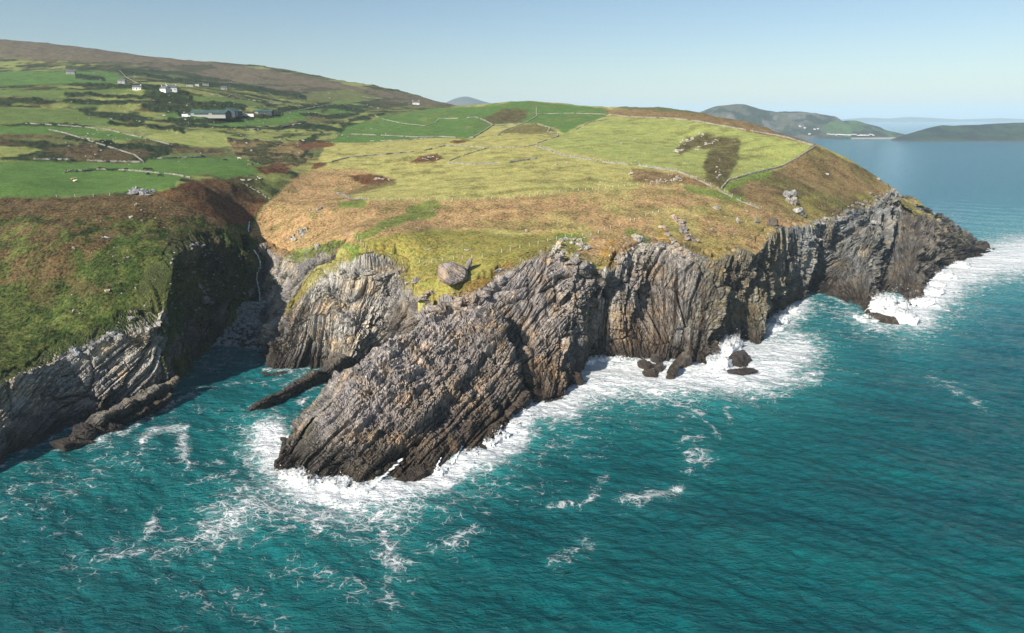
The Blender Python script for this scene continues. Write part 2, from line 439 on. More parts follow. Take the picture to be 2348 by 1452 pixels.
for c in CLIFFS.values():
    rows = []
    for s in c['st']:
        b = at_z(s[0], s[1], s[2]); t = at_z(s[3], s[4], s[5])
        rows.append(np.concatenate([b, t, s[6], s[7]]))
    c['rows'] = np.array(rows)

# ------------------------------------------------------------------ the land: survey points -> thin-plate surface
SURVEY = [  # (px, py, distance)
 (700,560,300),(620,545,318),(605,475,365),(660,430,400),(800,520,302),(850,590,262),(1000,520,302),(1000,600,262),(960,650,248),(1020,660,243),(1200,540,290),(1200,500,312),(1400,520,306),(1400,580,275),(1600,500,325),(1600,550,300),
 (1800,450,385),(1700,500,338),(1900,450,410),(1100,457,345),(850,455,350),(1250,447,352),(1400,430,370),(1600,405,402),(1240,335,525),(1100,380,455),(800,370,480),(950,330,560),(750,325,600),
 (1870,335,485),(1750,400,420),(1850,400,440),(1935,365,480),(2000,402,472),(2040,430,466),(1500,258,720),(1600,263,680),(1390,250,800),(1700,279,620),(1800,309,550),(1500,275,645),(1600,330,540),(1450,330,530),(1400,290,620),(1700,340,500),
 (1220,234,900),(1300,247,860),(1110,270,780),(1000,300,690),(900,300,710),(1240,265,800),(1000,252,980),(1120,241,1020),(1180,300,650),
 (650,340,560),(740,300,700),(640,385,450),(560,375,440),(600,300,660),(500,268,700),(500,290,650),(300,300,560),(200,360,430),(340,400,372),(250,430,335),(160,420,345),(160,345,450),(450,400,378),(590,385,412),
 (385,208,760),(200,190,880),(150,230,680),(300,240,700),(700,240,950),(600,205,1080),(480,150,1650),(640,163,1650),(700,179,1630),(760,186,1600),(850,210,1500),(960,226,1400),(1010,238,1300),(330,130,1650),(150,105,1650),(-60,95,1650),
 (250,165,1150),(500,185,1250),(850,235,1100),(50,300,520),(50,200,820),(50,420,320),
 (200,455,300),(330,450,300),(430,440,310),(250,520,265),(150,560,248),(350,540,262),(150,650,235),(250,650,230),(330,640,234),(200,740,216),(320,700,224),(470,520,288),(540,530,300),(480,440,325),(590,470,350),(540,420,370),(0,640,236),(0,520,270),(-200,700,225),(-200,500,280),
 (580,520,330),(612,462,352),
 (1760,430,400),(1550,440,365),(770,470,335),(700,490,325),(930,580,268),(1300,540,292),
]
def polar(P):
    return np.arctan2(P[..., 0], P[..., 1]), np.log(np.hypot(P[..., 0], P[..., 1]))
pts = []
for px, py, d in SURVEY: pts.append(at_d(px, py, d))
for nm, c in CLIFFS.items():
    if nm == 'promontory': continue
    for r in c['rows']: pts.append(r[3:6])
def hidden(px, d, z):
    x, y, _ = ray(px, 300)
    pts.append(np.array([x / y * d, d, z]))
for px, d, z in [(2060,520,30),(2060,560,-5),(2000,560,25),(2000,620,-15),(1920,580,50),(1920,680,-15),(1850,640,55),(1850,800,-20),(1750,760,60),(1750,950,-20),(1650,850,70),(1600,1100,-20),(1450,1000,80),(1400,1400,-20),
                 (1250,1200,80),(1200,1700,-10),(1100,1400,70),(1000,1800,40),(850,2000,90),(650,2200,130),(480,2200,140),(150,2200,160),(-60,2200,160),(2300,600,-30),(2300,1200,-40),(1900,1500,-40),(1500,2200,-40),(-200,1200,180),(-250,600,110)]:
    hidden(px, d, z)
pts = np.array(pts)
ca, cl = polar(pts)
# drop near-duplicate controls
keep = []
for i in range(len(pts)):
    if all((ca[i] - ca[j]) ** 2 + (cl[i] - cl[j]) ** 2 > 0.012 ** 2 for j in keep): keep.append(i)
ca, cl, cz = ca[keep], cl[keep], pts[keep, 2]
def tps(r2): return 0.5 * r2 * np.log(r2 + 1e-12)
N = len(ca)
K = tps((ca[:, None] - ca[None]) ** 2 + (cl[:, None] - cl[None]) ** 2) + np.eye(N) * 2e-5
Pm = np.stack([np.ones(N), ca, cl], 1)
A = np.block([[K, Pm], [Pm.T, np.zeros((3, 3))]])
W = np.linalg.solve(A, np.concatenate([cz, np.zeros(3)]))

A0, A1, NA = rad(-47), rad(47), 1150
D0, D1, ND = 170.0, 2700.0, 560
azs = np.linspace(A0, A1, NA); lds = np.linspace(math.log(D0), math.log(D1), ND)
ca_c = np.linspace(A0, A1, 240); ld_c = np.linspace(math.log(D0), math.log(D1), 220)
ga, gl = np.meshgrid(ca_c, ld_c)
hz = W[N] + W[N + 1] * ga + W[N + 2] * gl
for i in range(N):
    hz = hz + W[i] * tps((ga - ca[i]) ** 2 + (gl - cl[i]) ** 2)
def coarse(a, l):
    fa = (a - A0) / (A1 - A0) * 239; fl = (l - ld_c[0]) / (ld_c[-1] - ld_c[0]) * 219
    ia = np.clip(np.floor(fa).astype(int), 0, 238); il = np.clip(np.floor(fl).astype(int), 0, 218)
    ta = np.clip(fa - ia, 0, 1); tl = np.clip(fl - il, 0, 1)
    return (hz[il, ia] * (1 - ta) + hz[il, ia + 1] * ta) * (1 - tl) + (hz[il + 1, ia] * (1 - ta) + hz[il + 1, ia + 1] * ta) * tl
GA, GL = np.meshgrid(azs, lds)
GD = np.exp(GL)
LX = (np.sin(GA) * GD).astype(np.float32); LY = (np.cos(GA) * GD).astype(np.float32)
LZ = coarse(GA, GL).astype(np.float32)

# the ring along the cliff tops, closed behind the hills
ring = []
ring += [tuple(r[3:5]) for r in CLIFFS['left']['rows'][:-1]] + [tuple(r[3:5]) for r in CLIFFS['gully']['rows'][1:]]
ring = ring[:-1]
gul = [at_d(598, 540, 345)[:2], at_d(600, 560, 335)[:2]]
ring += [tuple(at_z(594, 600, 31)[:2])]
for nm in ('cove_back', 'cove_front'):
    ring += [tuple(r[3:5]) for r in CLIFFS[nm]['rows'][1 if nm == 'cove_back' else 3:-2 if nm == 'cove_front' else -1]]
ring += [tuple(at_z(930, 715, 27)[:2]), tuple(at_z(1000, 705, 29)[:2])]
for nm in ('buttress', 'bay', 'point'):
    r0 = CLIFFS[nm]['rows']
    ring += [tuple(r[3:5]) for r in {'buttress': r0[:-2], 'bay': r0[1:-2], 'point': r0[1:]}[nm]]
def hid_xy(px, d):
    x, y, _ = ray(px, 300); return (x / y * d, d)
ring += [hid_xy(2050, 540), hid_xy(1960, 640), hid_xy(1850, 780), hid_xy(1750, 1000), hid_xy(1650, 4000), (-5000, 4000), (-5000, 100)]
near = (GD < 900)
sd = np.full(LX.shape, -500.0, np.float32)
xs, ys = LX[near], LY[near]
ins = in_poly(xs, ys, ring)
dd = seg_dist(xs, ys, ring, True)
sd[near] = np.where(ins, -dd, dd)

# ------------------------------------------------------------------ vegetation zones (what grows where)
PX, PY = project(np.stack([LX, LY, LZ], -1))
wob = 7.0
WX = PX + wob * fbm(LX / 9, LY / 9, octaves=4, seed=3)
WY = PY + wob * 0.5 * fbm(LX / 9, LY / 9, octaves=4, seed=5)
G = (0.082, 0.148, 0.036); G2 = (0.110, 0.152, 0.044); Y = (0.335, 0.305, 0.105); Y2 = (0.265, 0.285, 0.088)
TAN = (0.33, 0.215, 0.102); TAN2 = (0.205, 0.138, 0.064); RED = (0.115, 0.055, 0.026); HEATH = (0.095, 0.078, 0.032)
EDGE = (0.235, 0.205, 0.055); OR = (0.30, 0.18, 0.045); SCRUB = (0.024, 0.036, 0.015); DULL = (0.115, 0.122, 0.046); MOOR = (0.125, 0.098, 0.066)
VEG = (0.060, 0.076, 0.020); BRK = (0.100, 0.070, 0.032); FERN = (0.095, 0.065, 0.035)
COLr = np.empty(LX.shape + (3,), np.float32); TUS = np.full(LX.shape, 0.6, np.float32)
BUMP = np.full(LX.shape, 0.25, np.float32)
COLr[:] = DULL
def paint(mask, c, tus=0.6, bump=0.25):
    m3 = mask[..., None]
    COLr[:] = COLr * (1 - m3) + np.array(c, np.float32) * m3
    TUS[:] = TUS * (1 - mask) + tus * mask
    BUMP[:] = BUMP * (1 - mask) + bump * mask
def zone(poly, c, tus=0.6, bump=0.25, feather=3.0, op=1.0):
    xs_ = [p[0] for p in poly]; ys_ = [p[1] for p in poly]
    sel = (WX > min(xs_) - 20) & (WX < max(xs_) + 20) & (WY > min(ys_) - 20) & (WY < max(ys_) + 20)
    m = np.zeros(LX.shape, np.float32)
    x, y = WX[sel], WY[sel]
    i = in_poly(x, y, poly); d = seg_dist(x, y, poly, True)
    m[sel] = smooth(-feather, feather, np.where(i, d, -d)) * op
    paint(m, c, tus, bump)
def stroke(line, c, w, tus=1.0, bump=0.9, op=1.0):
    xs_ = [p[0] for p in line]; ys_ = [p[1] for p in line]
    sel = (WX > min(xs_) - 30) & (WX < max(xs_) + 30) & (WY > min(ys_) - 30) & (WY < max(ys_) + 30)
    m = np.zeros(LX.shape, np.float32)
    d = seg_dist(WX[sel], WY[sel], line)
    m[sel] = smooth(w * 1.3, w * 0.7, d) * op
    paint(m, c, tus, bump)
def patches(poly, c, scale, thr, tus=1.0, bump=0.8, seed=0, op=1.0, soft=0.08, ys=1.0):
    xs_ = [p[0] for p in poly]; ys_ = [p[1] for p in poly]
    sel = (WX > min(xs_)) & (WX < max(xs_)) & (WY > min(ys_)) & (WY < max(ys_))
    m = np.zeros(LX.shape, np.float32)
    i = in_poly(WX[sel], WY[sel], poly)
    n = fbm(LX[sel] / scale, LY[sel] / (scale * ys), octaves=5, seed=seed + 40)
    m[sel] = np.where(i, smooth(thr - soft, thr + soft, n), 0) * op
    paint(m, c, tus, bump)
ALLL = [(-700,60),(700,60),(1130,243),(760,330),(700,400),(600,470),(-700,470)]
zone(ALLL, DULL, 0.7, 0.4)
patches(ALLL, SCRUB, 60, -0.06, 1.0, 0.8, 1, 0.95, 0.08, 0.45)
patches(ALLL, BRK, 50, 0.16, 1.0, 0.5, 4, 0.7, 0.1, 0.5)
patches(ALLL, Y2, 46, 0.20, 0.3, 0.15, 2, 0.7)
# moor on the skyline
zone([(-700,20),(300,100),(480,140),(700,174),(850,205),(960,220),(1110,243),(1040,246),(850,236),(760,222),(640,208),(500,186),(380,160),(200,140),(-700,120)], MOOR, 0.7, 0.15, 6)
patches([(200,140),(480,150),(700,195),(1100,243),(1000,250),(800,240),(600,225),(400,190)], SCRUB, 60, 0.0, 0.8, 0.3, 5, 0.6, 0.2)
patches([(150,150),(420,165),(640,205),(880,232),(860,246),(700,225),(520,200),(300,185),(150,170)], SCRUB, 55, -0.12, 1.0, 0.5, 6, 0.85, 0.1, 0.5)
# fields to the left
for p, c in [
 ([(-300,165),(150,165),(215,163),(268,168),(290,185),(285,192),(150,196),(-300,200)], G), ([(150,205),(300,205),(310,212),(150,214)], G2), ([(-300,205),(150,206),(150,225),(-300,225)], G2),
 ([(390,222),(470,219),(560,226),(610,240),(560,246),(440,238)], G2), ([(160,238),(222,232),(232,242),(190,250),(160,247)], G2),
 ([(150,248),(178,252),(205,268),(290,280),(330,290),(250,290),(150,284),(-300,280),(-300,245)], G2),
 ([(355,262),(425,258),(470,272),(430,280),(395,276)], G), ([(440,282),(600,272),(700,246),(740,252),(700,275),(620,288),(520,292)], G),
 ([(-300,292),(140,292),(210,294),(300,310),(345,322),(250,325),(150,308),(-300,306)], G), ([(315,312),(400,300),(515,307),(530,335),(500,340),(370,328)], Y2),
 ([(340,360),(370,350),(430,350),(470,360),(400,364)], G2), ([(-300,372),(140,372),(330,374),(340,364),(520,361),(590,368),(625,383),(590,398),(520,410),(480,402),(420,405),(395,432),(350,440),(300,436),(240,447),(140,452),(-300,455)], G),
 ([(700,255),(790,225),(860,228),(760,245)], G2), ([(735,262),(770,245),(840,248),(790,262)], G), ([(690,215),(800,205),(880,225),(700,236)], DULL)]:
    zone(p, c, 0.22, 0.08, 2.5)
zone([(520,322),(700,330),(715,370),(650,392),(590,372),(540,355)], TAN2, 1.0, 0.6, 6, 0.8)
patches([(520,300),(740,300),(715,370),(650,392),(540,360)], SCRUB, 14, 0.1, 1, 1.0, 9, 0.8)
zone([(150,335),(330,330),(520,342),(510,352),(380,352),(330,362),(220,364),(150,362)], FERN, 1.0, 0.8, 4, 0.75)
for ln, w in [([(150,217),(300,221),(440,226)],3.5), ([(150,233),(260,236),(420,234),(560,246)],4), ([(380,210),(430,215)],4), ([(330,244),(460,246),(560,250)],3), ([(345,250),(400,254),(420,262)],4),
              ([(390,276),(480,278),(560,270),(640,262)],4), ([(410,288),(520,294),(640,296),(700,282)],2.5), ([(250,282),(330,290),(420,300)],3), ([(150,316),(230,330),(330,338)],3), ([(230,338),(300,336),(390,342)],5),
              ([(330,340),(380,352),(345,360)],4), ([(150,395),(230,388),(290,391)],2), ([(640,250),(760,245),(830,255)],3.5), ([(690,262),(760,268)],4), ([(755,270),(820,262)],4), ([(660,290),(740,292),(790,300)],4), ([(800,276),(850,268),(880,262)],3),
              ([(720,315),(690,330),(705,345),(695,362)],5), ([(160,195),(290,198),(380,202)],3), ([(180,175),(235,182)],4), ([(280,165),(420,185),(600,205),(700,225)],3)]:
    stroke(ln, SCRUB, w * 1.25, 1.0, 1.0, 1.0)
# left headland slope
zone([(-700,456),(150,454),(360,444),(430,420),(500,408),(560,430),(615,462),(575,520),(600,600),(600,800),(-700,1100)], VEG, 1.5, 0.75, 4)
zone([(-700,456),(150,454),(370,445),(470,480),(540,525),(430,530),(320,520),(250,560),(150,640),(-700,700)], BRK, 1.5, 0.6, 8)
patches([(-700,456),(150,454),(370,445),(470,480),(560,540),(430,600),(150,700),(-700,900)], FERN, 16, 0.10, 1.0, 0.6, 12, 0.6)
patches([(-700,500),(560,500),(600,800),(-700,1100)], (0.034,0.056,0.012), 5, 0.10, 1.5, 0.9, 13, 0.8, 0.12)
patches([(-700,500),(560,500),(600,800),(-700,1100)], (0.105,0.118,0.032), 4, 0.22, 1.5, 0.7, 14, 0.7, 0.12)
patches([(-700,560),(150,560),(230,700),(150,790),(-700,1000)], BRK, 13, 0.25, 1.0, 0.6, 15, 0.6)
zone([(355,448),(430,420),(490,408),(560,432),(612,462),(570,512),(530,515),(450,482)], RED, 1.0, 0.6, 4)
patches([(355,448),(430,420),(490,408),(560,432),(612,462),(570,512),(530,515),(450,482)], BRK, 12, 0.15, 1.0, 0.6, 16, 0.5)
zone([(580,385),(640,374),(664,384),(655,400),(610,402)], RED, 1.0, 0.6, 3)
# headland
HEAD = [(575,540),(610,470),(720,385),(750,330),(860,268),(1210,225),(1400,245),(1880,320),(2110,470),(2250,560),(1850,560),(1400,640),(1060,720),(900,720),(640,760)]
zone(HEAD, Y, 0.5, 0.2, 3)
zone([(750,332),(800,290),(880,265),(990,250),(1110,242),(1200,230),(1260,236),(1390,248),(1400,262),(1295,303),(1235,282),(1130,288),(1085,316),(1000,316),(860,326)], G, 0.2, 0.08, 2)
zone([(1235,332),(1290,305),(1400,270),(1560,274),(1700,295),(1866,335),(1790,385),(1660,432),(1600,405),(1440,376)], Y2, 0.35, 0.12, 2.5)
zone([(705,372),(950,330),(1230,336),(1440,378),(1590,408),(1450,432),(1230,447),(1000,458),(860,454),(900,418),(820,392),(740,378)], Y, 0.55, 0.2, 2.5)
zone([(1380,250),(1500,254),(1620,262),(1720,282),(1880,326),(1862,333),(1700,297),(1560,274),(1400,265)], TAN2, 0.9, 0.4, 2)
zone([(575,545),(600,480),(700,390),(830,392),(905,415),(870,428),(790,450),(840,459),(1000,461),(1230,450),(1450,435),(1500,390),(1600,408),(1650,435),(1750,480),(1950,470),(1850,530),(1740,585),(1600,590),(1480,560),(1350,600),(1200,530),(1000,525),(900,540),(780,570),(640,600)], TAN, 0.95, 0.4, 6)
zone([(1868,334),(2000,400),(2100,475),(2000,492),(1900,500),(1800,490),(1690,462),(1665,432),(1790,387)], TAN2, 1.0, 0.4, 5)
patches([(1868,334),(2000,400),(2100,475),(1800,520),(1690,462),(1665,432),(1790,387)], HEATH, 22, 0.0, 1.0, 0.4, 21, 0.8, 0.25)
patches([(1500,480),(1700,460),(2000,440),(2000,520),(1700,600),(1500,600)], EDGE, 20, 0.0, 0.8, 0.35, 22, 0.6, 0.25)
patches([(1180,420),(1560,420),(1650,440),(1600,540),(1180,540)], Y, 18, 0.05, 0.8, 0.3, 23, 0.55, 0.25)
zone([(760,600),(840,550),(930,530),(1080,525),(1150,545),(1330,530),(1335,575),(1200,605),(1130,645),(1060,700),(1000,700),(930,650),(900,620),(790,618),(720,655),(640,740),(610,752),(690,670)], EDGE, 0.75, 0.3, 6)
for ln in [[(940,480),(1000,470)], [(870,520),(930,500),(990,490)], [(820,545),(860,530)], [(780,560),(830,575)], [(1280,545),(1340,548)], [(650,590),(720,570),(780,560)], [(780,470),(830,465)], [(1580,430),(1700,460)], [(1660,430),(1760,395)], [(1440,535),(1480,550)]]:
    stroke(ln, (0.10,0.17,0.028), 9, 0.7, 0.25, 0.75)
for ln in [[(1000,690),(1090,655),(1170,610)], [(1380,600),(1400,560)], [(1520,540),(1560,580),(1590,600)], [(1060,710),(1095,705)], [(740,630),(690,690)]]:
    stroke(ln, OR, 12, 0.9, 0.4, 0.8)
zone([(1545,350),(1575,318),(1620,306),(1640,312),(1600,335),(1560,356)], HEATH, 1.0, 0.7, 5)
zone([(1590,330),(1640,314),(1690,316),(1702,330),(1690,342),(1610,342)], HEATH, 1.0, 0.7, 3)
zone([(1625,345),(1695,335),(1695,365),(1678,400),(1655,432),(1615,415),(1612,375)], HEATH, 1.0, 0.7, 5)
zone([(1105,276),(1150,250),(1205,252),(1215,262),(1190,280),(1130,284)], HEATH, 0.9, 0.5, 3)
zone([(1230,282),(1160,296),(1140,306),(1200,308),(1280,305),(1262,293)], HEATH, 0.9, 0.4, 3, 0.8)
for p in [[(938,374),(960,360),(1000,352),(1022,364),(1000,373)], [(795,405),(850,400),(908,412),(885,420),(840,424)], [(715,378),(745,372),(750,380),(720,388)], [(1030,330),(1060,318),(1080,320),(1050,332)], [(660,330),(740,325),(770,335),(700,345)]]:
    zone(p, RED, 1.0, 0.7, 2.5)
zone([(840,425),(905,414),(910,422),(850,440),(800,452),(790,445)], HEATH, 1.0, 0.6, 4, 0.8)
zone([(1445,385),(1500,392),(1590,410),(1640,432),(1560,420),(1450,415)], TAN2, 1.0, 0.5, 4)
patches(HEAD, (0.16,0.15,0.05), 16, 0.28, 1.0, 0.4, 31, 0.55, 0.1, 0.5)

# ground relief: hummocks, bushes, tussocks
LZ += (fbm(LX / 26, LY / 26, octaves=3, seed=61) * 0.9 * np.clip(GD / 400, 0.5, 3)).astype(np.float32)
LZ += BUMP * (fbm(LX / 3.2, LY / 3.2, octaves=3, seed=62) * 0.75 + np.maximum(fbm(LX / 6, LY / 6, octaves=2, seed=63), 0) * 1.5 * np.clip(GD / 420, 0.4, 1.5)) * np.clip(GD / 300, 0.7, 1.2)
LZ0 = LZ.copy()
edge = sd + 2.0 * fbm(LX / 5, LY / 5, octaves=4, seed=64) + 6.0
LZ = np.where(edge > 0, np.minimum(LZ, 60) - edge * 20.0, LZ).astype(np.float32)
LZ = np.maximum(LZ, -14)
LV = np.stack([LX, LY, LZ], -1).reshape(-1, 3)
F = grid_faces(ND, NA, (LZ > -6))
att = {'col': ('FLOAT_COLOR', np.clip(COLr, 0, 1).reshape(-1, 3)), 'tuss': ('FLOAT', TUS.reshape(-1))}
V_, F_, att_ = compact(LV, F, att)
land = link(bpy.data.objects.new('headland', np_mesh('headland', V_, F_, MAT_LAND, att_, True)))
tag(land, 'grassy headland and farmland sloping down to the sea cliffs', kind='structure')

def ground(px, py, dmin=150):
    """where the sight line through (px, py) meets the land"""
    x, y, dz = ray(px, py)
    h = math.hypot(x, y); a = math.atan2(x, y)
    fa = (a - A0) / (A1 - A0) * (NA - 1)
    ia = int(min(max(fa, 0), NA - 2)); ta = fa - ia
    col = LZ[:, ia] * (1 - ta) + LZ[:, ia + 1] * ta
    D = np.exp(lds)
    zr = CAM_H + dz / h * D
    hit = np.nonzero((zr <= col) & (D > dmin))[0]
    if len(hit) == 0: 
        k = int(np.argmin(np.where(D > dmin, np.abs(zr - col), 1e9)))
        d = D[k]; return Vector((x / h * d, y / h * d, float(col[k])))
    k = hit[0]
    if k == 0: d = D[0]; z = col[0]
    else:
        g0 = zr[k-1] - col[k-1]; g1 = zr[k] - col[k]
        f = g0 / (g0 - g1 + 1e-9); d = D[k-1] + f * (D[k] - D[k-1]); z = col[k-1] + f * (col[k] - col[k-1])
    return Vector((x / h * d, y / h * d, float(z)))

def height(x, y, S=None):
    LZ = globals()['LZ'] if S is None else S
    a = np.arctan2(x, y); l = np.log(np.hypot(x, y))
    fa = (a - A0) / (A1 - A0) * (NA - 1); fl = (l - lds[0]) / (lds[-1] - lds[0]) * (ND - 1)
    ia = np.clip(np.floor(fa).astype(int), 0, NA - 2); il = np.clip(np.floor(fl).astype(int), 0, ND - 2)
    ta = np.clip(fa - ia, 0, 1); tl = np.clip(fl - il, 0, 1)
    return (LZ[il, ia] * (1 - ta) + LZ[il, ia + 1] * ta) * (1 - tl) + (LZ[il + 1, ia] * (1 - ta) + LZ[il + 1, ia + 1] * ta) * tl

# ------------------------------------------------------------------ build the cliffs
def hash1(i, seed): return _h(i.astype(np.int64).astype(np.int32), np.zeros_like(i, dtype=np.int32), np.zeros_like(i, dtype=np.int32), seed)
def hash2(i, j, seed): return _h(i.astype(np.int32), j.astype(np.int32), np.zeros_like(i, dtype=np.int32), seed)

def worley(x, y, seed):
    """nearest and second-nearest feature point on a jittered grid: F1, F2, cell id noise, offset inside the cell"""
    ix = np.floor(x).astype(np.int32); iy = np.floor(y).astype(np.int32)
    f1 = np.full(x.shape, 9.0, np.float32); f2 = f1.copy(); cid = np.zeros(x.shape, np.float32)
    ox = np.zeros(x.shape, np.float32); oy = ox.copy()
    for i in (-1, 0, 1):
        for j in (-1, 0, 1):
            cx = ix + i; cy = iy + j
            dx = cx + 0.1 + 0.8 * hash2(cx, cy, seed) - x; dy = cy + 0.1 + 0.8 * hash2(cx, cy, seed + 1) - y
            d = np.maximum(np.abs(dx), np.abs(dy)) * 0.6 + 0.4 * np.sqrt(dx * dx + dy * dy)
            r = hash2(cx, cy, seed + 2)
            near_ = d < f1
            f2 = np.where(near_, f1, np.minimum(f2, d))
            cid = np.where(near_, r, cid); ox = np.where(near_, dx, ox); oy = np.where(near_, dy, oy)
            f1 = np.where(near_, d, f1)
    return f1, f2, cid, ox, oy

def strata(s, a, amp, seed, blk=1.0):
    """blocky bedding relief: beds of uneven thickness, broken into tilted joint blocks along their length"""
    out = np.zeros_like(s)
    for q, (T, am) in enumerate([(8.5, 2.6), (2.7, 1.1), (1.2, 0.5)]):
        ss = s / T + 0.35 * vnoise(s / T * 0.7, a / (T * 4), seed=seed + q)
        k = np.floor(ss); fs = ss - k
        out += am * (hash1(k, seed + 31 + q) - 0.5) * 1.3 + am * (fs - 0.5) * (hash1(k, seed + 61 + q) - 0.5) * 1.2
        out -= 0.8 * am * np.exp(-(np.minimum(fs, 1 - fs) * T / 0.4) ** 2) * (hash1(k, seed + 41 + q) > 0.35)
    for q, (T, L, am, cw) in enumerate([(6.5, 11, 1.7, 0.05), (2.6, 4.2, 1.25, 0.09), (1.2, 1.9, 0.8, 0.13)]):
        f1, f2, cid, ox, oy = worley(a / L, s / T, seed + 200 + q * 7)
        h = cid * 977.0 % 1.0; g = cid * 3571.0 % 1.0
        am = am * blk
        out += am * ((cid - 0.5) + (ox * (h - 0.5) + oy * (g - 0.5)) * 1.5)
        out -= am * 0.9 * smooth(cw, 0.0, f2 - f1)
    jk = np.floor(a / 5.5 + 0.8 * hash1(np.floor(s / 2.4), seed + 300)); fj = np.abs(a / 5.5 + 0.8 * hash1(np.floor(s / 2.4), seed + 300) - jk - 0.5)
    out -= 0.8 * blk * smooth(0.44, 0.5, fj)
    return out * amp * 0.8

FEET = []
def build_cliff(nm, c, seed, obj_name, label):
    R = c['rows']
    res = 0.34
    Lb = np.sqrt(((R[1:, :6] - R[:-1, :6]) ** 2).sum(1)).sum() / 1.35
    dist = np.hypot(R[:, 0], R[:, 1]).mean()
    res = 0.34 * max(1.0, dist / 235)
    nu = int(Lb / res)
    S = spline(R, nu)
    B, T = S[:, 0:3], S[:, 3:6]
    Hs = np.sqrt(((T - B) ** 2).sum(1))
    nv = int(np.percentile(Hs, 80) / res) + 2
    under = 6
    next_ = int(c['ext'] / (res * 1.6)) if c['ext'] else 0
    v = np.concatenate([np.linspace(-0.14, 0, under, endpoint=False), np.linspace(0, 1, nv)])
    P = B[None] + (T - B)[None] * v[:, None, None]
    # seaward direction
    tan = np.gradient((B + T)[:, :2] * 0.5, axis=0)
    kk = max(3, int(12 / res)); ker = np.ones(kk) / kk
    tan = np.stack([np.convolve(np.pad(tan[:, i], kk, mode='edge'), ker, 'same')[kk:-kk] for i in range(2)], 1)
    tan /= np.linalg.norm(tan, axis=1)[:, None] + 1e-9
    sea = np.stack([tan[:, 1], -tan[:, 0], np.zeros(nu)], 1)
    bul = c['bulge'] * np.sin(np.pi * np.clip(v, 0, 1)) ** 0.8
    P = P + sea[None] * bul[:, None, None] * 0.8 + np.array([0, 0, 1.0]) * (bul * 0.5)[:, None, None]
    if next_:
        w = np.linspace(0, 1, next_ + 1)[1:]
        E = T[None] - sea[None] * (w * c['ext'])[:, None, None]
        hh = height(E[..., 0], E[..., 1], LZ0)
        E[..., 2] = np.minimum(np.maximum(hh, T[None, :, 2] - 1.0) , T[None, :, 2] + 7) + 0.30 - 2.2 * w[:, None] ** 4
        P = np.concatenate([P, E], 0)
    nr = len(P)
    du = np.gradient(P, axis=1); dv = np.gradient(P, axis=0)
    nrm = np.cross(du, dv); nrm /= np.linalg.norm(nrm, axis=2)[..., None] + 1e-9
    if (nrm * sea[None]).sum() < 0: nrm = -nrm
    ul = np.concatenate([[0], np.cumsum(np.linalg.norm(np.diff((B + T) * 0.5, axis=0), axis=1))])
    vl = np.concatenate([[0], np.cumsum(np.linalg.norm(np.diff(P.mean(1), axis=0), axis=1))])
    U, Vv = np.meshgrid(ul, vl)
    X, Yc, Z = P[..., 0], P[..., 1], P[..., 2]
    th = rad(c['bed'])
    wv = c['warp']
    w1 = wv * 2.2 * fbm(X / 24, Yc / 24, Z / 24, 3, seed + 1) + 0.3 * fbm(X / 5, Yc / 5, Z / 5, 3, seed + 2)
    w2 = wv * 2.2 * fbm(X / 24, Yc / 24, Z / 24, 3, seed + 3) + 0.3 * fbm(X / 5, Yc / 5, Z / 5, 3, seed + 4)
    p1, p2, pid, _x, _y = worley((U + 6 * fbm(U / 14, Vv / 14, None, 3, seed + 21)) / 24, (Vv + 6 * fbm(U / 14, Vv / 14, None, 3, seed + 22)) / 19, seed + 23)
    th = th + rad(c.get('spread', 0)) * (pid * 431.0 % 1.0 - 0.5)
    s = -np.sin(th) * U + np.cos(th) * Vv + w1 + pid * 31
    a = np.cos(th) * U + np.sin(th) * Vv + w2 + pid * 17
    if 'plane' in c:
        q0, q1 = (at_z(*q) for q in c['plane'])
        ax = (q1 - q0) / np.linalg.norm(q1 - q0); pr = np.array([ax[1], -ax[0], 0.0]); pr /= np.linalg.norm(pr); upv = np.cross(pr, ax); upv *= np.sign(upv[2])
        nb = 0.86 * pr - 0.5 * upv
        s = P @ nb + w1; a = P @ ax + w2
    blk = c.get('blk', 0.30) + 0.85 * smooth(-0.25, 0.30, fbm(X / 15, Yc / 15, Z / 15, 3, seed + 15))
    dsp = strata(s, a, c['amp'], seed + 10, blk)
    if c.get('spread', 0):
        dsp += 2.6 * c['amp'] * (pid * 811.0 % 1.0 - 0.5) - 1.3 * smooth(0.07, 0.0, p2 - p1)
    dsp += 1.5 * c['amp'] * fbm(X / 17, Yc / 17, Z / 17, 3, seed + 5)
    # gullies and ribs running down the face
    rib = np.abs(fbm(U / 11, Vv / 45, None, 3, seed + 6))
    dsp += c.get('rib', 1.0) * c['amp'] * 2.6 * (rib - 0.3)
    dsp += 0.28 * fbm(X / 1.3, Yc / 1.3, Z / 1.3, 2, seed + 7)
    if next_:
        fade = np.concatenate([1 - 0.55 * smooth(0.8, 1.0, v), np.linspace(0.45, 0.16, next_)])
        dsp = dsp * fade[:, None]
    Q = P + nrm * dsp[..., None]
    vv = np.clip(np.concatenate([v, np.ones(next_)]), 0, 1)[:, None, None]
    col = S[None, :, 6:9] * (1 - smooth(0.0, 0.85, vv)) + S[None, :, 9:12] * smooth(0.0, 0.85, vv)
    # bed-by-bed stone colour
    kb = np.floor(s / 1.7 + 0.3 * fbm(X / 6, Yc / 6, Z / 6, 2, seed + 8)); tone = 0.84 + 0.32 * hash1(kb, seed + 50); f1_, f2_, cid_, _a, _b = worley(a / 3.4, s / 2.0, seed + 51); tone *= 1 + (0.56 * (cid_ * 613.0 % 1.0) - 0.28) * blk
    col = col * tone[..., None]
    veg = c['veg'][0] + (c['veg'][1] - c['veg'][0]) * smooth(c.get('vlo', 0.35), c.get('vhi', 1.0), vv[..., 0]) * np.ones((1, nu))
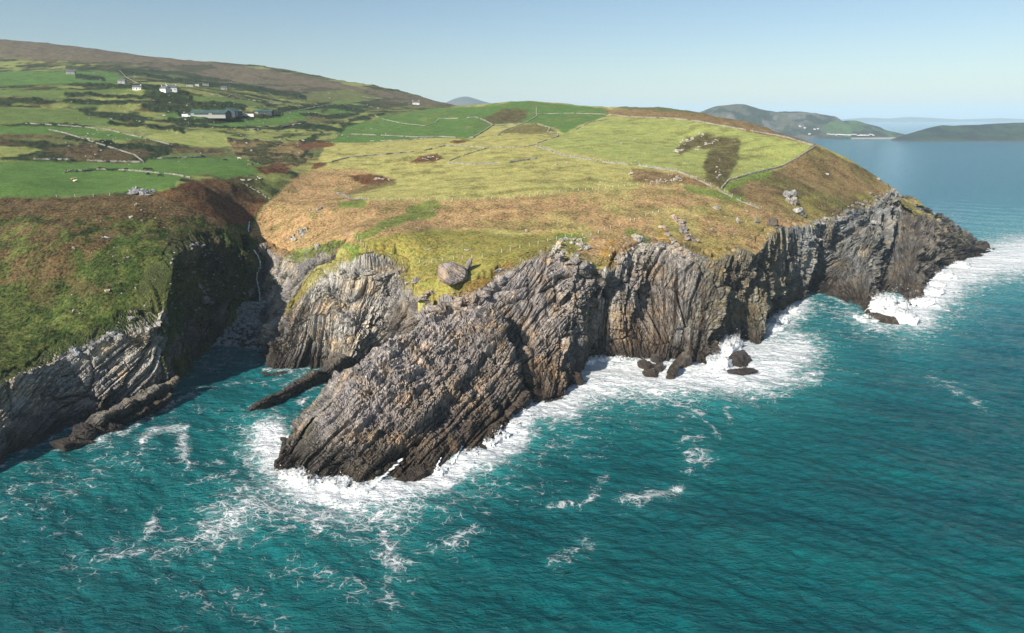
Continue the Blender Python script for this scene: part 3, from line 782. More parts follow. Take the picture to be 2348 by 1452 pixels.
    veg = veg + 0.25 * fbm(X / 9, Yc / 9, Z / 9, 3, seed + 9)
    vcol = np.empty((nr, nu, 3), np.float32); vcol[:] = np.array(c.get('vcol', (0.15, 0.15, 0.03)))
    if next_:
        veg[-next_:] += np.linspace(0.16, 1.15, next_)[:, None] ** 0.8
        back = T - sea * 7
        ia = np.clip(((np.arctan2(back[:, 0], back[:, 1]) - A0) / (A1 - A0) * (NA - 1)).astype(int), 0, NA - 1)
        il = np.clip(((np.log(np.hypot(back[:, 0], back[:, 1])) - lds[0]) / (lds[-1] - lds[0]) * (ND - 1)).astype(int), 0, ND - 1)
        vcol[-next_:] = COLr[il, ia][None]
        tw = smooth(0.7, 1.0, v)[:, None, None]
        vcol[:-next_] = vcol[:-next_] * (1 - tw) + COLr[il, ia][None] * tw
    st = c['stain'] * smooth(0.97, 0.8, vv[..., 0]) * smooth(-0.35, 0.1, fbm(U / 30, Vv / 200, None, 2, seed + 12))
    att = {'col': ('FLOAT_COLOR', col.reshape(-1, 3)), 'bed': ('FLOAT_VECTOR', np.stack([s, a, 0 * s], -1).reshape(-1, 3)),
           'suv': ('FLOAT_VECTOR', np.stack([U, Vv, 0 * s], -1).reshape(-1, 3)), 'veg': ('FLOAT', veg.reshape(-1)), 'stain': ('FLOAT', st.reshape(-1)), 'vcol': ('FLOAT_COLOR', vcol.reshape(-1, 3))}
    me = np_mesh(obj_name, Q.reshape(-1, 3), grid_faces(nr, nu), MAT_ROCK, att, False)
    o = link(bpy.data.objects.new(obj_name, me))
    tag(o, label, kind='structure')
    FEET.append(B[B[:, 2] < 1.0][:, :2] if (B[:, 2] < 1.0).any() else np.zeros((0, 2)))
    return o

NAMES = {'left': ('cliff', 'slabby grey cliff below the green slope'), 'gully': ('gully_side', 'shaded grassy side of the stream gully'),
 'cove_back': ('cove_cliff', 'rough grey rock above the boulder beach'), 'cove_front': ('cove_cliff', 'pale cliff with rusty streaks over the cove'),
 'promontory': ('rock_promontory', 'long whale-backed rock promontory running out into the surf'), 'buttress': ('rock_buttress', 'broad jointed buttress beside the promontory'),
 'bay': ('cliff', 'streaked upright cliff at the back of the foaming bay'), 'point': ('cliff', 'dark folded cliff of the far point')}
for i, (nm, c) in enumerate(CLIFFS.items()):
    build_cliff(nm, c, 100 + i * 137, *NAMES[nm])

# ------------------------------------------------------------------ the sea
SA0, SA1, SN = rad(-50), rad(50), 800
deps = np.concatenate([np.linspace(rad(47.5), rad(1.2), 630), np.geomspace(rad(1.15), rad(0.16), 40)])
sd_ = CAM_H / np.tan(deps)
saz = np.linspace(SA0, SA1, SN)
SA, SD = np.meshgrid(saz, sd_)
SX = np.sin(SA) * SD; SY = np.cos(SA) * SD
coast = []
for nm in ('left', 'gully', 'cove_front', 'promontory', 'buttress', 'bay', 'point'):
    for r in CLIFFS[nm]['rows']:
        if r[2] < 4: coast.append((r[0], r[1]))
coast_poly = coast + [hid_xy(2050, 640), hid_xy(1900, 800), hid_xy(1700, 1500), hid_xy(1650, 4000), (-6000, 4000), (-6000, 60)]
nearS = SD < 1500
cd = np.full(SX.shape, 300.0); cin = np.zeros(SX.shape, bool)
cd[nearS] = seg_dist(SX[nearS], SY[nearS], coast); cin[nearS] = in_poly(SX[nearS], SY[nearS], coast_poly)
SPX, SPY = project(np.stack([SX, SY, 0 * SX], -1))
wfx = SPX + 20 * fbm(SX / 9, SY / 9, octaves=5, seed=71); wfy = SPY + 13 * fbm(SX / 9, SY / 9, octaves=5, seed=72)
foam = 0.62 * np.exp(-cd / 3.2) * (0.75 + 0.5 * fbm(SX / 14, SY / 14, octaves=2, seed=73))
aer = np.zeros_like(foam)
FOAM = [
 ([(610,1000),(640,1060),(700,1115),(800,1135),(900,1125),(1000,1100),(1080,1058),(1150,1012),(1212,950)], 32, 1.1), ([(590,1010),(620,1090),(700,1140),(830,1160),(930,1150)], 55, 0.62), ([(680,1090),(780,1110),(840,1135)], 30, 1.0),
 ([(480,1210),(600,1160),(760,1180),(900,1180)], 60, 0.56), ([(560,1120),(640,1180)], 45, 0.5), ([(870,1170),(890,1250),(915,1310)], 36, 0.52), ([(200,1290),(330,1260),(480,1230),(600,1200)], 40, 0.36), ([(560,980),(600,960),(680,960)], 25, 0.42),
 ([(330,1015),(360,990),(420,984),(430,1000),(415,1030),(435,1065)], 11, 0.75), ([(150,1115),(250,1070),(330,1040)], 38, 0.34), ([(360,1175),(358,1205),(325,1232)], 13, 0.62), ([(255,1280),(300,1240),(345,1222)], 22, 0.36), ([(0,1180),(150,1110)], 50, 0.3),
 ([(640,858),(700,872),(770,858)], 18, 0.48), ([(700,915),(685,918)], 9, 0.7), ([(375,932),(440,905)], 9, 0.6), ([(200,1020),(290,990),(350,945)], 13, 0.55), ([(570,940),(600,965)], 12, 0.4), ([(480,790),(600,800)], 6, 0.5), ([(690,905),(760,870)], 12, 0.38),
 ([(1215,935),(1290,930),(1330,895),(1400,872),(1500,880),(1600,868),(1700,868),(1790,850)], 36, 0.92), ([(1345,838),(1450,846),(1560,852),(1650,848),(1740,850)], 34, 1.0), ([(1740,895),(1830,870),(1880,862)], 26, 0.6), ([(1660,800),(1740,810),(1830,810)], 45, 0.9), ([(1765,755),(1800,725),(1835,700)], 26, 0.85), ([(1640,880),(1760,895),(1800,900)], 18, 0.6), ([(1320,900),(1400,895),(1520,905)], 24, 0.5),
 ([(1860,690),(1910,715),(1960,735)], 26, 0.42), ([(1945,722),(2000,745),(2050,748)], 18, 0.75), ([(2015,690),(2060,720),(2100,728)], 26, 1.0), ([(2105,715),(2150,670),(2200,625),(2270,600),(2400,580)], 38, 1.05), ([(2060,760),(2130,740),(2230,700)], 40, 0.36), ([(1880,760),(2000,770)], 24, 0.26),
 ([(1530,913),(1580,935),(1610,950)], 9, 0.6), ([(1545,956),(1612,950)], 6, 0.55), ([(1650,915),(1672,918)], 10, 0.62), ([(1662,930),(1675,960)], 6, 0.45), ([(1615,965),(1645,985),(1652,1000)], 7, 0.52), ([(1555,1015),(1615,1012)], 9, 0.58), ([(1575,1060),(1612,1050)], 15, 0.62), ([(1600,1020),(1600,1045)], 8, 0.45),
 ([(1382,1100),(1355,1150),(1335,1170)], 11, 0.52), ([(1275,1165),(1325,1165)], 9, 0.5), ([(1430,1150),(1490,1148),(1560,1122)], 14, 0.6), ([(1270,1285),(1300,1262),(1345,1250)], 15, 0.48), ([(1000,1255),(1050,1245),(1095,1225)], 20, 0.48), ([(1090,1160),(1135,1120)], 10, 0.4), ([(1310,985),(1370,995)], 8, 0.4),
 ([(2130,858),(2198,892),(2260,930)], 8, 0.45), ([(1895,845),(1960,850)], 6, 0.4), ([(640,1290),(700,1310),(900,1380)], 40, 0.3), ([(1180,980),(1230,950)], 30, 0.45), ([(1060,1090),(1180,1000)], 34, 0.35), ([(420,1330),(620,1400)], 60, 0.25)]
for ln, r, s_ in FOAM:
    xs_ = [p[0] for p in ln]; ys_ = [p[1] for p in ln]
    sel = (wfx > min(xs_) - 4*r) & (wfx < max(xs_) + 4*r) & (wfy > min(ys_) - 4*r) & (wfy < max(ys_) + 4*r) & nearS
    d = seg_dist(wfx[sel], wfy[sel], ln)
    if r < 20: s_ = s_ * 0.86; r = r * 1.2
    elif s_ > 0.7: r = r * 1.2; s_ = s_ * 1.08
    foam[sel] = np.maximum(foam[sel], s_ * (0.45 * np.exp(-(d / (r * 1.1)) ** 2) + 0.55 * np.exp(-d / (r * 1.15))))
    aer[sel] = np.maximum(aer[sel], s_ * (0.9 if r > 20 else 0.45) * np.exp(-(d / (r * 2.2)) ** 2))
aer = np.maximum(aer, 0.75 * np.exp(-(cd / 13) ** 1.5) * (0.7 + 0.6 * fbm(SX / 12, SY / 12, octaves=3, seed=74)))
lowl = smooth(1000, 500, SPX) * smooth(900, 1100, SPY)
ridge = 1 - np.abs(fbm(SX / 26 + 0.5 * SY / 26, SY / 15, octaves=4, seed=76)) * 3.2
foam = np.maximum(foam, lowl * 0.6 * (0.06 + 0.14 * fbm(SX / 22, SY / 22, octaves=3, seed=75) + 0.16 * np.clip(ridge, 0, 1)))
foam = np.maximum(foam, smooth(60, 10, cd) * (0.08 + 0.24 * np.clip(ridge, 0, 1)))
# swell and chop
def wave(dx, dy, L, amp, ph, sharp=1.0):
    k = 2 * math.pi / L
    w = np.sin(k * (SX * dx + SY * dy) + ph + 3.6 * fbm(SX / (L * 2.2), SY / (L * 2.2), octaves=3, seed=int(ph * 10) + 80))
    return amp * (1 - 2 * np.abs(w) ** sharp if sharp != 1 else w)
fade = np.clip(1.2 - SD / 900, 0, 1)
SZ = fade * (wave(0.55, 0.83, 34, 0.55, 0.3) + wave(0.60, 0.80, 12, 0.17, 1.7) * (0.6 + 0.6 * fbm(SX / 30, SY / 30, octaves=2, seed=90)) + wave(0.42, 0.91, 6.3, 0.14, 2.6) + wave(0.75, 0.66, 4.1, 0.08, 3.3))
SZ += fade * 0.28 * fbm(SX / 4.5, SY / 2.6, octaves=4, seed=91)
SZ += np.clip(foam, 0, 1) * (0.35 * fbm(SX / 2.2, SY / 2.2, octaves=3, seed=92) + 0.35)
keepS = ~(cin & (cd > 14)) | (SD > 3000)
F = grid_faces(len(sd_), SN, keepS)
V_, F_, att_ = compact(np.stack([SX, SY, SZ], -1).reshape(-1, 3), F, {'foam': ('FLOAT', foam.reshape(-1)), 'aer': ('FLOAT', np.clip(aer, 0, 1).reshape(-1))})
seao = link(bpy.data.objects.new('sea', np_mesh('sea', V_, F_, MAT_SEA, att_, True)))
tag(seao, 'teal sea with surf breaking round the rocks', kind='structure')

# ------------------------------------------------------------------ sea air
def box_mesh(name, x0, x1, y0, y1, z0, z1, mat):
    V = [(x, y, z) for z in (z0, z1) for y in (y0, y1) for x in (x0, x1)]
    return np_mesh(name, V, [(0, 2, 3, 1), (4, 5, 7, 6), (0, 1, 5, 4), (1, 3, 7, 5), (3, 2, 6, 7), (2, 0, 4, 6)], mat)
hm = bpy.data.materials.new('sea air'); hm.use_nodes = True
hm.node_tree.nodes.clear()
pv = hm.node_tree.nodes.new('ShaderNodeVolumePrincipled')
pv.inputs['Color'].default_value = (0.66, 0.86, 1.0, 1)
pv.inputs['Density'].default_value = 0.75e-4
pv.inputs['Anisotropy'].default_value = -0.1
ho = hm.node_tree.nodes.new('ShaderNodeOutputMaterial')
hm.node_tree.links.new(pv.outputs[0], ho.inputs['Volume'])
hz_o = link(bpy.data.objects.new('haze', box_mesh('haze', -26000, 26000, -400, 36500, -60, 420, hm)))
tag(hz_o, 'thin blue sea haze over land and water', kind='stuff')
#@@OBJECTS@@
# ------------------------------------------------------------------ far hills and the bay shore
def far_hill(name, prof, d, label, cols, front=0.86, back=1.12, seed=0, rough=1.0, foot=-3.0, nv=44, shore=None):
    prof = np.array(prof, float)
    xs_ = np.linspace(prof[0, 0], prof[-1, 0], 260)
    py_ = np.interp(xs_, prof[:, 0], prof[:, 1])
    py_ = np.convolve(np.pad(py_, 4, mode='edge'), np.ones(9) / 9, 'same')[4:-4]
    crest = at_d(xs_, py_, d)
    w = np.linspace(0, 1, nv)
    rows = []
    for t in w:
        if t < 0.62:
            q = t / 0.62; f = front + (1 - front) * q; z = foot + (crest[:, 2] - foot) * (q ** 0.8 if q < 1 else 1)
        else:
            q = (t - 0.62) / 0.38; f = 1 + (back - 1) * q; z = crest[:, 2] - (crest[:, 2] - foot) * q ** 1.5
        p = crest.copy(); p[:, 0] *= f; p[:, 1] *= f; p[:, 2] = z
        rows.append(p)
    P = np.array(rows)
    k = d / 3000
    n = fbm(P[..., 0] / (90 * k), P[..., 1] / (90 * k), octaves=5, seed=seed)
    rel = np.clip((P[..., 2] - foot) / 60, 0, 1)
    P[..., 2] += rough * 9 * k * n * rel * np.clip(np.abs(w - 0.62) * 8, 0.25, 1)[:, None]
    c = np.empty(P.shape, np.float32); c[:] = cols[0]
    n2 = fbm(P[..., 0] / (55 * k), P[..., 1] / (55 * k), octaves=4, seed=seed + 5)
    for i, cc in enumerate(cols[1:]):
        m = smooth(0.02, 0.14, fbm(P[..., 0] / (60 * k), P[..., 1] / (60 * k), octaves=4, seed=seed + 9 * i))[..., None]
        c = c * (1 - m) + np.array(cc, np.float32) * m
    if shore is not None:
        m = smooth(7, 2, P[..., 2])[..., None]; c = c * (1 - m) + np.array(shore, np.float32) * m
    me = np_mesh(name, P.reshape(-1, 3), grid_faces(nv, 260), MAT_LAND, {'col': ('FLOAT_COLOR', c.reshape(-1, 3)), 'tuss': ('FLOAT', np.full(P.shape[0] * P.shape[1], 1.0))}, True)
    return tag(link(bpy.data.objects.new(name, me)), label, kind='structure')
ROCKY = (0.085, 0.082, 0.075)
far_hill('hill', [(1480,330),(1560,290),(1600,258),(1640,244),(1680,240),(1712,240),(1745,249),(1780,256),(1830,255),(1868,258),(1905,264),(1925,272),(1945,288),(1965,312),(1985,320)], 3700, 'grey rocky hill across the bay', [(0.085,0.085,0.06), (0.13,0.125,0.115), (0.032,0.042,0.024)], 0.84, 1.3, 301, 3.2)
far_hill('hill', [(1866,312),(1885,290),(1905,279),(1950,276),(1962,276),(1975,279),(1995,286),(2018,292),(2030,299),(2050,303),(2075,308),(2100,320)], 3350, 'small green knoll with fields behind the beach', [(0.07,0.12,0.045), (0.055,0.09,0.035), (0.03,0.034,0.026)], 0.95, 1.06, 302, 1.4)
far_hill('beach', [(1840,312),(1880,311),(1960,312),(2040,312),(2075,313),(2110,316)], 3280, 'pale sandy strand at the head of the bay', [(0.10,0.12,0.05), (0.08,0.10,0.04)], 0.955, 1.1, 303, 0.1, -1.0, shore=(0.42,0.36,0.26))
far_hill('hill', [(2040,322),(2075,309),(2100,302),(2130,294),(2150,290),(2160,287),(2185,288),(2200,287),(2260,285),(2350,280),(2460,276),(2600,274)], 3000, 'dark green spit of land closing the bay on the right', [(0.016,0.030,0.014), (0.012,0.017,0.011), (0.028,0.050,0.018)], 0.92, 1.1, 304, 1.6, shore=(0.06,0.055,0.05))
far_hill('island', [(2004,299),(2015,293),(2030,289),(2052,288),(2072,291),(2088,295),(2098,300)], 8000, 'low dark islet out in the bay mouth', [(0.05,0.07,0.03), (0.05,0.05,0.035)], 0.97, 1.03, 305, 0.15)
far_hill('hill', [(1900,278),(1940,273),(1990,270),(2040,272),(2082,268),(2130,270),(2198,274),(2290,271),(2380,274),(2600,272)], 15000, 'faint hazy ridge on the horizon across the water', [(0.08,0.10,0.06), (0.07,0.07,0.05)], 0.93, 1.05, 306, 0.5)
far_hill('hill', [(960,262),(1000,245),(1020,236),(1042,226),(1058,222),(1070,221),(1085,225),(1110,233),(1140,240),(1170,247),(1220,262)], 7500, 'blue cone-shaped hill peeping over the moor', [(0.085,0.075,0.06), (0.06,0.06,0.045)], 0.85, 1.2, 307, 0.5)

# ------------------------------------------------------------------ rocks
bpy.context.view_layer.update()
DG = bpy.context.evaluated_depsgraph_get()
CAMP = Vector((0, 0, CAM_H))
def hit(px, py):
    """first surface met by the sight line (the haze box is looked through)"""
    x, y, dz = ray(px, py); d = Vector((x, y, dz)).normalized()
    o = CAMP.copy()
    for _ in range(4):
        ok, loc, nrm, idx, ob, mt = scene.ray_cast(DG, o, d)
        if not ok: return None, None
        if ob.name.startswith('haze'): o = loc + d * 0.01; continue
        return loc, nrm
    return None, None
hz_o.hide_viewport = False

import bmesh
def ico(sub):
    bm = bmesh.new(); bmesh.ops.create_icosphere(bm, subdivisions=sub, radius=1.0)
    V = np.array([v.co[:] for v in bm.verts]); F_ = np.array([[v.index for v in f.verts] for f in bm.faces]); bm.free()
    return V, F_
ICO = {k: ico(k) for k in (1, 2, 3, 4, 5)}

def rock_geo(size, seed, sub=4, cuts=15, rough=0.10, lim=(0.42, 0.82), bedang=60):
    r = np.random.default_rng(seed)
    V, F_ = ICO[sub]; V = V.copy()
    for _ in range(cuts):
        n = r.normal(size=3); n /= np.linalg.norm(n); d = r.uniform(*lim)
        over = np.maximum(V @ n - d, 0); V -= over[:, None] * n
    V *= np.array(size) * 0.5 * 1.25
    th = rad(bedang); s = V[:, 2] * math.cos(th) + V[:, 0] * math.sin(th) + seed % 97; a = V[:, 1] + 0.6 * V[:, 0] + seed % 53
    nrm = V / (np.linalg.norm(V, axis=1)[:, None] + 1e-9)
    m = max(size)
    if sub >= 3:
        d = strata(s * 3.2 / max(m, 3) * 2.2, a * 3.2 / max(m, 3) * 2.2, 1.0, seed) * rough * m * 0.16
        d += rough * m * 0.45 * fbm(V[:, 0] / m * 4 + seed, V[:, 1] / m * 4, V[:, 2] / m * 4, 4, seed)
        V += nrm * d[:, None]
    return V, F_, s, a

def rock_mesh(name, geos, tint, veg=-0.25, smooth_shade=False, vcol=(0.2, 0.19, 0.05)):
    """geos: list of (V, F, s, a) already placed relative to the object's origin"""
    Vs, Fs, S_, A_, C_ = [], [], [], [], []; o = 0
    for i, (V, F_, s, a) in enumerate(geos):
        Vs.append(V); Fs.append(F_ + o); S_.append(s); A_.append(a); o += len(V)
        C_.append(np.tile(np.array(tint) * RNG.uniform(0.85, 1.18), (len(V), 1)))
    V = np.concatenate(Vs); n = len(V)
    att = {'col': ('FLOAT_COLOR', np.concatenate(C_)), 'bed': ('FLOAT_VECTOR', np.stack([np.concatenate(S_), np.concatenate(A_), np.zeros(n)], -1)), 'suv': ('FLOAT_VECTOR', V),
           'veg': ('FLOAT', np.full(n, veg)), 'stain': ('FLOAT', np.zeros(n)), 'vcol': ('FLOAT_COLOR', np.tile(np.array(vcol), (n, 1)))}
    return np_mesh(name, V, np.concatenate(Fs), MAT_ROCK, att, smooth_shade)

def rotz(V, a):
    c, s = math.cos(a), math.sin(a)
    return np.stack([V[:, 0] * c - V[:, 1] * s, V[:, 0] * s + V[:, 1] * c, V[:, 2]], -1)
def roty(V, a):
    c, s = math.cos(a), math.sin(a)
    return np.stack([V[:, 0] * c + V[:, 2] * s, V[:, 1], -V[:, 0] * s + V[:, 2] * c], -1)

def place_rock(name, label, cat, px, py, size, tint=MAUVE, rz=0.0, tilt=0.0, seed=1, sub=4, sink=0.25, group=None, sea_level=False, veg=-0.25, rough=0.10, bedang=60, **kw):
    loc = Vector(at_z(px, py, 0.0)) if sea_level else (hit(px, py)[0] or ground(px, py))
    V, F_, s, a = rock_geo(size, seed, sub, rough=rough, bedang=bedang, **kw)
    V = rotz(roty(V, tilt), rz); V[:, 2] += size[2] * (0.5 - sink)
    o = link(bpy.data.objects.new(name, rock_mesh(name, [(V, F_, s, a)], tint, veg)))
    o.location = loc
    return tag(o, label, cat, group)

def mpp(px, py, loc=None):
    """metres per photo pixel at the place seen there"""
    p = loc or hit(px, py)[0]
    return ((p.y * CP) - (p.z - CAM_H) * SP) / FPX

R1 = 'boulders lying on the grass'
place_rock('boulder', 'big rounded mauve boulder sitting in the turf above the promontory', 'boulder', 1036, 644, (10.5, 8, 8.0), (0.40, 0.35, 0.33), 0.3, 0.25, 1011, 5, 0.2, bedang=20, rough=0.09, lim=(0.68, 0.93), cuts=10)
place_rock('boulder', 'slim leaning rock just right of the big rounded boulder', 'boulder', 1074, 620, (2.6, 3.0, 6.0), (0.27, 0.24, 0.24), 0.4, 0.6, 12, 4, 0.2)
place_rock('boulder', 'flat grey rock lying between the rounded boulder and the cliff edge', 'boulder', 1150, 622, (5.5, 3, 2.2), PALE, 0.4, 0, 13, 4, 0.3)
place_rock('boulder', 'long leaning grey rock at the grass edge above the pale cliff', 'boulder', 885, 638, (9, 3.2, 3.6), GREY, 0.35, -0.3, 14, 4, 0.2)
place_rock('boulder', 'low mauve rock in the grass left of the rounded boulder', 'boulder', 957, 645, (4.5, 3.2, 2.4), MAUVE, 0.2, 0, 15, 4, 0.3)
place_rock('boulder', 'small pale rock pair below the low mauve rock', 'boulder', 935, 650, (3.6, 2, 1.4), PALE, 0.4, 0, 16, 3, 0.3)
place_rock('boulder', 'squat pale rock near the fence above the buttress', 'boulder', 1208, 531, (2.0, 1.6, 1.3), PALE, 0, 0, 17, 3, 0.3)
place_rock('boulder', 'small white rock in the grass below the coastal fence', 'boulder', 1071, 574, (2.4, 1.4, 1.0), PALE, 0.3, 0, 18, 3, 0.3)
place_rock('boulder', 'upright white-tipped rock at the cliff lip above the streaked bay', 'boulder', 1387, 630, (3.0, 2.4, 4.4), PALE, 0.4, 0.3, 19, 4, 0.25)
place_rock('boulder', 'pale leaning rock on the brown slope, left of the dark one', 'boulder', 1692, 512, (2.6, 2.4, 4.6), PALE, 0.2, -0.25, 20, 4, 0.3)
place_rock('boulder', 'rounded dark rock on the brown slope near the cliff', 'boulder', 1733, 511, (3.8, 3, 3.0), SLATE, 0.0, 0.0, 21, 4, 0.3)
place_rock('boulder', 'dark jagged rock standing at the top of the ribbed cliff', 'boulder', 1772, 518, (4.8, 4, 5.5), DARK, 0.3, 0.2, 22, 4, 0.3)
place_rock('boulder', 'small pale rock low on the brown slope above the cliff', 'boulder', 1632, 528, (2.2, 1.8, 1.5), PALE, 0.0, 0.0, 23, 3, 0.3)
place_rock('boulder', 'slabby grey rock on the slope under the end of the wall', 'boulder', 1643, 478, (4.2, 2.4, 2.6), PALE, -0.4, 0.2, 24, 4, 0.3)
place_rock('boulder', 'white slab lying on the far point near its crest', 'boulder', 2010, 514, (8, 3.5, 3), (0.46, 0.45, 0.42), 0.1, 0.2, 25, 4, 0.3)
place_rock('boulder', 'lone white rock in the brown grass above the far slope', 'boulder', 1898, 401, (3, 1.8, 1.5), PALE, 0.0, 0.0, 26, 3, 0.3)
place_rock('boulder', 'white rock on the far slope close to the skyline', 'boulder', 2013, 412, (4, 2, 1.8), PALE, 0.0, 0.0, 27, 3, 0.3)
place_rock('boulder', 'single white stone in the shaggy green slope at far left', 'boulder', 246, 668, (2.4, 1.8, 1.4), PALE, 0.2, 0, 28, 3, 0.25)
place_rock('boulder', 'dark split rock in the green slope above the slabby cliff', 'boulder', 302, 732, (3.4, 2.2, 1.8), SLATE, 0.2, 0, 29, 4, 0.25)
place_rock('boulder', 'thin white slab at the lower edge of the green slope', 'boulder', 348, 718, (2.2, 1.2, 0.9), PALE, 0.1, 0, 30, 3, 0.25)
place_rock('boulder', 'pale wedge of rock in the brown heather on the left hill', 'boulder', 242, 548, (5.0, 2.0, 1.8), PALE, 0.3, 0.1, 31, 4, 0.3)
place_rock('boulder', 'white rock high in the dark heather of the left hill', 'boulder', 312, 474, (1.8, 1.6, 2.2), PALE, 0.0, 0, 32, 3, 0.25)
place_rock('boulder', 'small white rock below the high one in the heather', 'boulder', 301, 500, (1.8, 1.4, 1.4), PALE, 0.0, 0, 33, 3, 0.25)
place_rock('boulder', 'tall smooth grey block at the mouth of the stream gully', 'boulder', 574, 672, (5.0, 4.0, 9.5), (0.30, 0.30, 0.29), 0.2, 0.12, 34, 4, 0.2, rough=0.05)

def outcrop(label, spots, tint=PALE, seed=0, group=None, cat='rock outcrop', sub=3, up=1.0):
    """a knuckle of bedrock breaking the turf: one rock part per lump; spots = (px, py, width, height)"""
    pts_ = [hit(p[0], p[1])[0] or ground(p[0], p[1]) for p in spots]
    base = pts_[0]
    root = link(bpy.data.objects.new('rock_outcrop', None)); root.location = base
    tag(root, label, cat, group)
    for i, (p, loc) in enumerate(zip(spots, pts_)):
        geos = []
        for q in range(1 if p[2] < 2.2 else 2):
            V, F_, s, a = rock_geo((p[2] * RNG.uniform(0.8, 1.1), p[2] * RNG.uniform(0.5, 0.8), p[3] * RNG.uniform(0.8, 1.1)), seed * 31 + i * 7 + q, sub, cuts=14)
            V = rotz(roty(V, RNG.uniform(-0.4, 0.4)), RNG.uniform(-0.8, 0.8)); V[:, 2] += p[3] * 0.2
            V[:, 0] += RNG.uniform(-0.5, 0.5) * p[2] * (q > 0); V[:, 1] += RNG.uniform(-0.5, 0.5) * p[2] * (q > 0)
            geos.append((V, F_, s, a))
        o = link(bpy.data.objects.new('rock', rock_mesh('rock', geos, tint)), root)
        o.location = loc - base
    return root
def scatter_spots(line, n, w, h, jit, seed):
    r = np.random.default_rng(seed); L = np.array(line, float)
    d = np.concatenate([[0], np.cumsum(np.hypot(*np.diff(L, axis=0).T))]); t = r.uniform(0, d[-1], n); t.sort()
    x = np.interp(t, d, L[:, 0]) + r.normal(0, jit, n); y = np.interp(t, d, L[:, 1]) + r.normal(0, jit * 0.6, n)
    return [(float(a), float(b), float(w * r.uniform(0.5, 1.3)), float(h * r.uniform(0.5, 1.3))) for a, b in zip(x, y)]
outcrop('broken white outcrop on the tan slope above the cove', scatter_spots([(662,552),(690,535),(700,520)], 12, 3.0, 1.6, 6, 41), PALE, 41)
outcrop('lower white outcrop beside the gully slope', scatter_spots([(700,582),(722,570),(730,562)], 8, 2.8, 1.4, 5, 42), PALE, 42)
outcrop('pale rocks below the rubble wall on the tan slope', scatter_spots([(718,485),(735,478)], 4, 2.6, 1.5, 3, 43), PALE, 43)
outcrop('ragged rock hump breaking the turf above the jointed buttress', scatter_spots([(1270,575),(1300,548),(1325,552),(1335,575)], 18, 3.0, 2.2, 7, 44), PALE, 44)
outcrop('crumbling rock tumble at the lip of the buttress', scatter_spots([(1230,600),(1262,590),(1320,600),(1345,612)], 16, 3.4, 2.6, 8, 45), MAUVE, 45)
outcrop('scree of pale stones where the turf meets the streaked cliff', scatter_spots([(1410,600),(1440,585),(1480,572),(1510,580)], 34, 2.0, 1.6, 12, 46), PALE, 46, sub=2)
outcrop('two-humped pale outcrop above the pale scree', scatter_spots([(1455,540),(1466,552)], 6, 2.6, 2.4, 4, 47), PALE, 47)
outcrop('sinuous pale rib of rock curving down the brown slope', [(1543,497,2.4,1.5),(1549,503,2.6,1.7),(1556,508,3,1.9),(1563,513,3.4,2.0),(1567,520,3.6,2.3),(1569,528,3.6,2.4),(1572,536,3.8,2.4),(1576,544,4,2.4),(1583,550,4.4,2.4),(1592,554,4.4,2.2)], (0.36,0.31,0.29), 48)
outcrop('shorter knobbly rib left of the sinuous one', [(1515,522,2.4,1.6),(1523,522,2.6,1.7),(1529,530,2.6,1.8),(1533,540,2.8,1.8),(1537,551,2.8,1.9),(1545,556,3,2.2),(1551,564,3,2.2),(1557,574,3,2.4),(1561,584,3,2.4)], (0.38,0.34,0.31), 49)
outcrop('tall split grey outcrop high on the brown right-hand slope', [(1808,446,5,4.5),(1813,458,6,6),(1818,468,6,6),(1806,462,3.5,4)], (0.38,0.37,0.35), 50, sub=4)
outcrop('broad pale outcrop under the tall split one', [(1826,486,6,4),(1834,492,6,3.6),(1842,496,4,2.5)], (0.40,0.39,0.36), 51, sub=4)
outcrop('grey rocks along the crest of the far point', scatter_spots([(1985,470),(2020,450),(2045,440)], 20, 3.4, 2.0, 10, 52), (0.27,0.265,0.25), 52)
outcrop('upright dark rocks on the far cliff top', scatter_spots([(1930,495),(1965,478),(1975,500)], 12, 3.4, 2.6, 9, 53), (0.22,0.22,0.21), 53)
outcrop('grey ledge at the lip above the cave', scatter_spots([(1870,512),(1900,505),(1925,510)], 12, 4.2, 2.6, 6, 54), (0.33,0.32,0.30), 54)
outcrop('rocks crowning the pale cove cliff', scatter_spots([(790,628),(820,622),(850,624),(880,640)], 14, 3.0, 2.6, 7, 55), PALE, 55)
outcrop('jagged knuckles along the promontory neck', scatter_spots([(985,728),(1010,705),(1040,692),(1060,700)], 16, 4.0, 4.0, 8, 56), MAUVE, 56)
outcrop('bedded rock strips in the turf above the promontory', scatter_spots([(945,700),(975,680),(990,668)], 10, 3.2, 1.6, 6, 57), MAUVE, 57)
outcrop('ribs of rock beside the rusty turf of the buttress', scatter_spots([(1080,690),(1120,665),(1160,640)], 14, 3.6, 2.6, 7, 58), MAUVE, 58)
outcrop('scatter of grey blocks on the shaded gully slope', scatter_spots([(440,560),(470,585),(490,600),(455,590)], 18, 2.0, 1.4, 10, 59), (0.26,0.26,0.27), 59)
outcrop('grey slab rocks low on the shaded gully slope', scatter_spots([(455,655),(462,680),(480,690)], 10, 2.8, 2.4, 8, 60), (0.26,0.26,0.27), 60)
outcrop('rocky lump at the head of the green slope beside the field', scatter_spots([(300,442),(330,440),(345,444)], 18, 3.2, 2.2, 7, 61), (0.36,0.36,0.36), 61)
outcrop('pale blocks along the top of the slabby left cliff', scatter_spots([(165,812),(215,790),(270,772),(290,768)], 20, 3.0, 2.0, 6, 62), (0.34,0.35,0.35), 62)
outcrop('white stones on the rusty knoll amid the yellow field', scatter_spots([(960,366),(995,360),(1010,362)], 7, 2.6, 1.4, 4, 63), PALE, 63)
outcrop('pale rocks on the rusty bank above the rubble wall', scatter_spots([(860,412),(880,411),(895,413)], 9, 2.6, 1.2, 3, 64), PALE, 64)
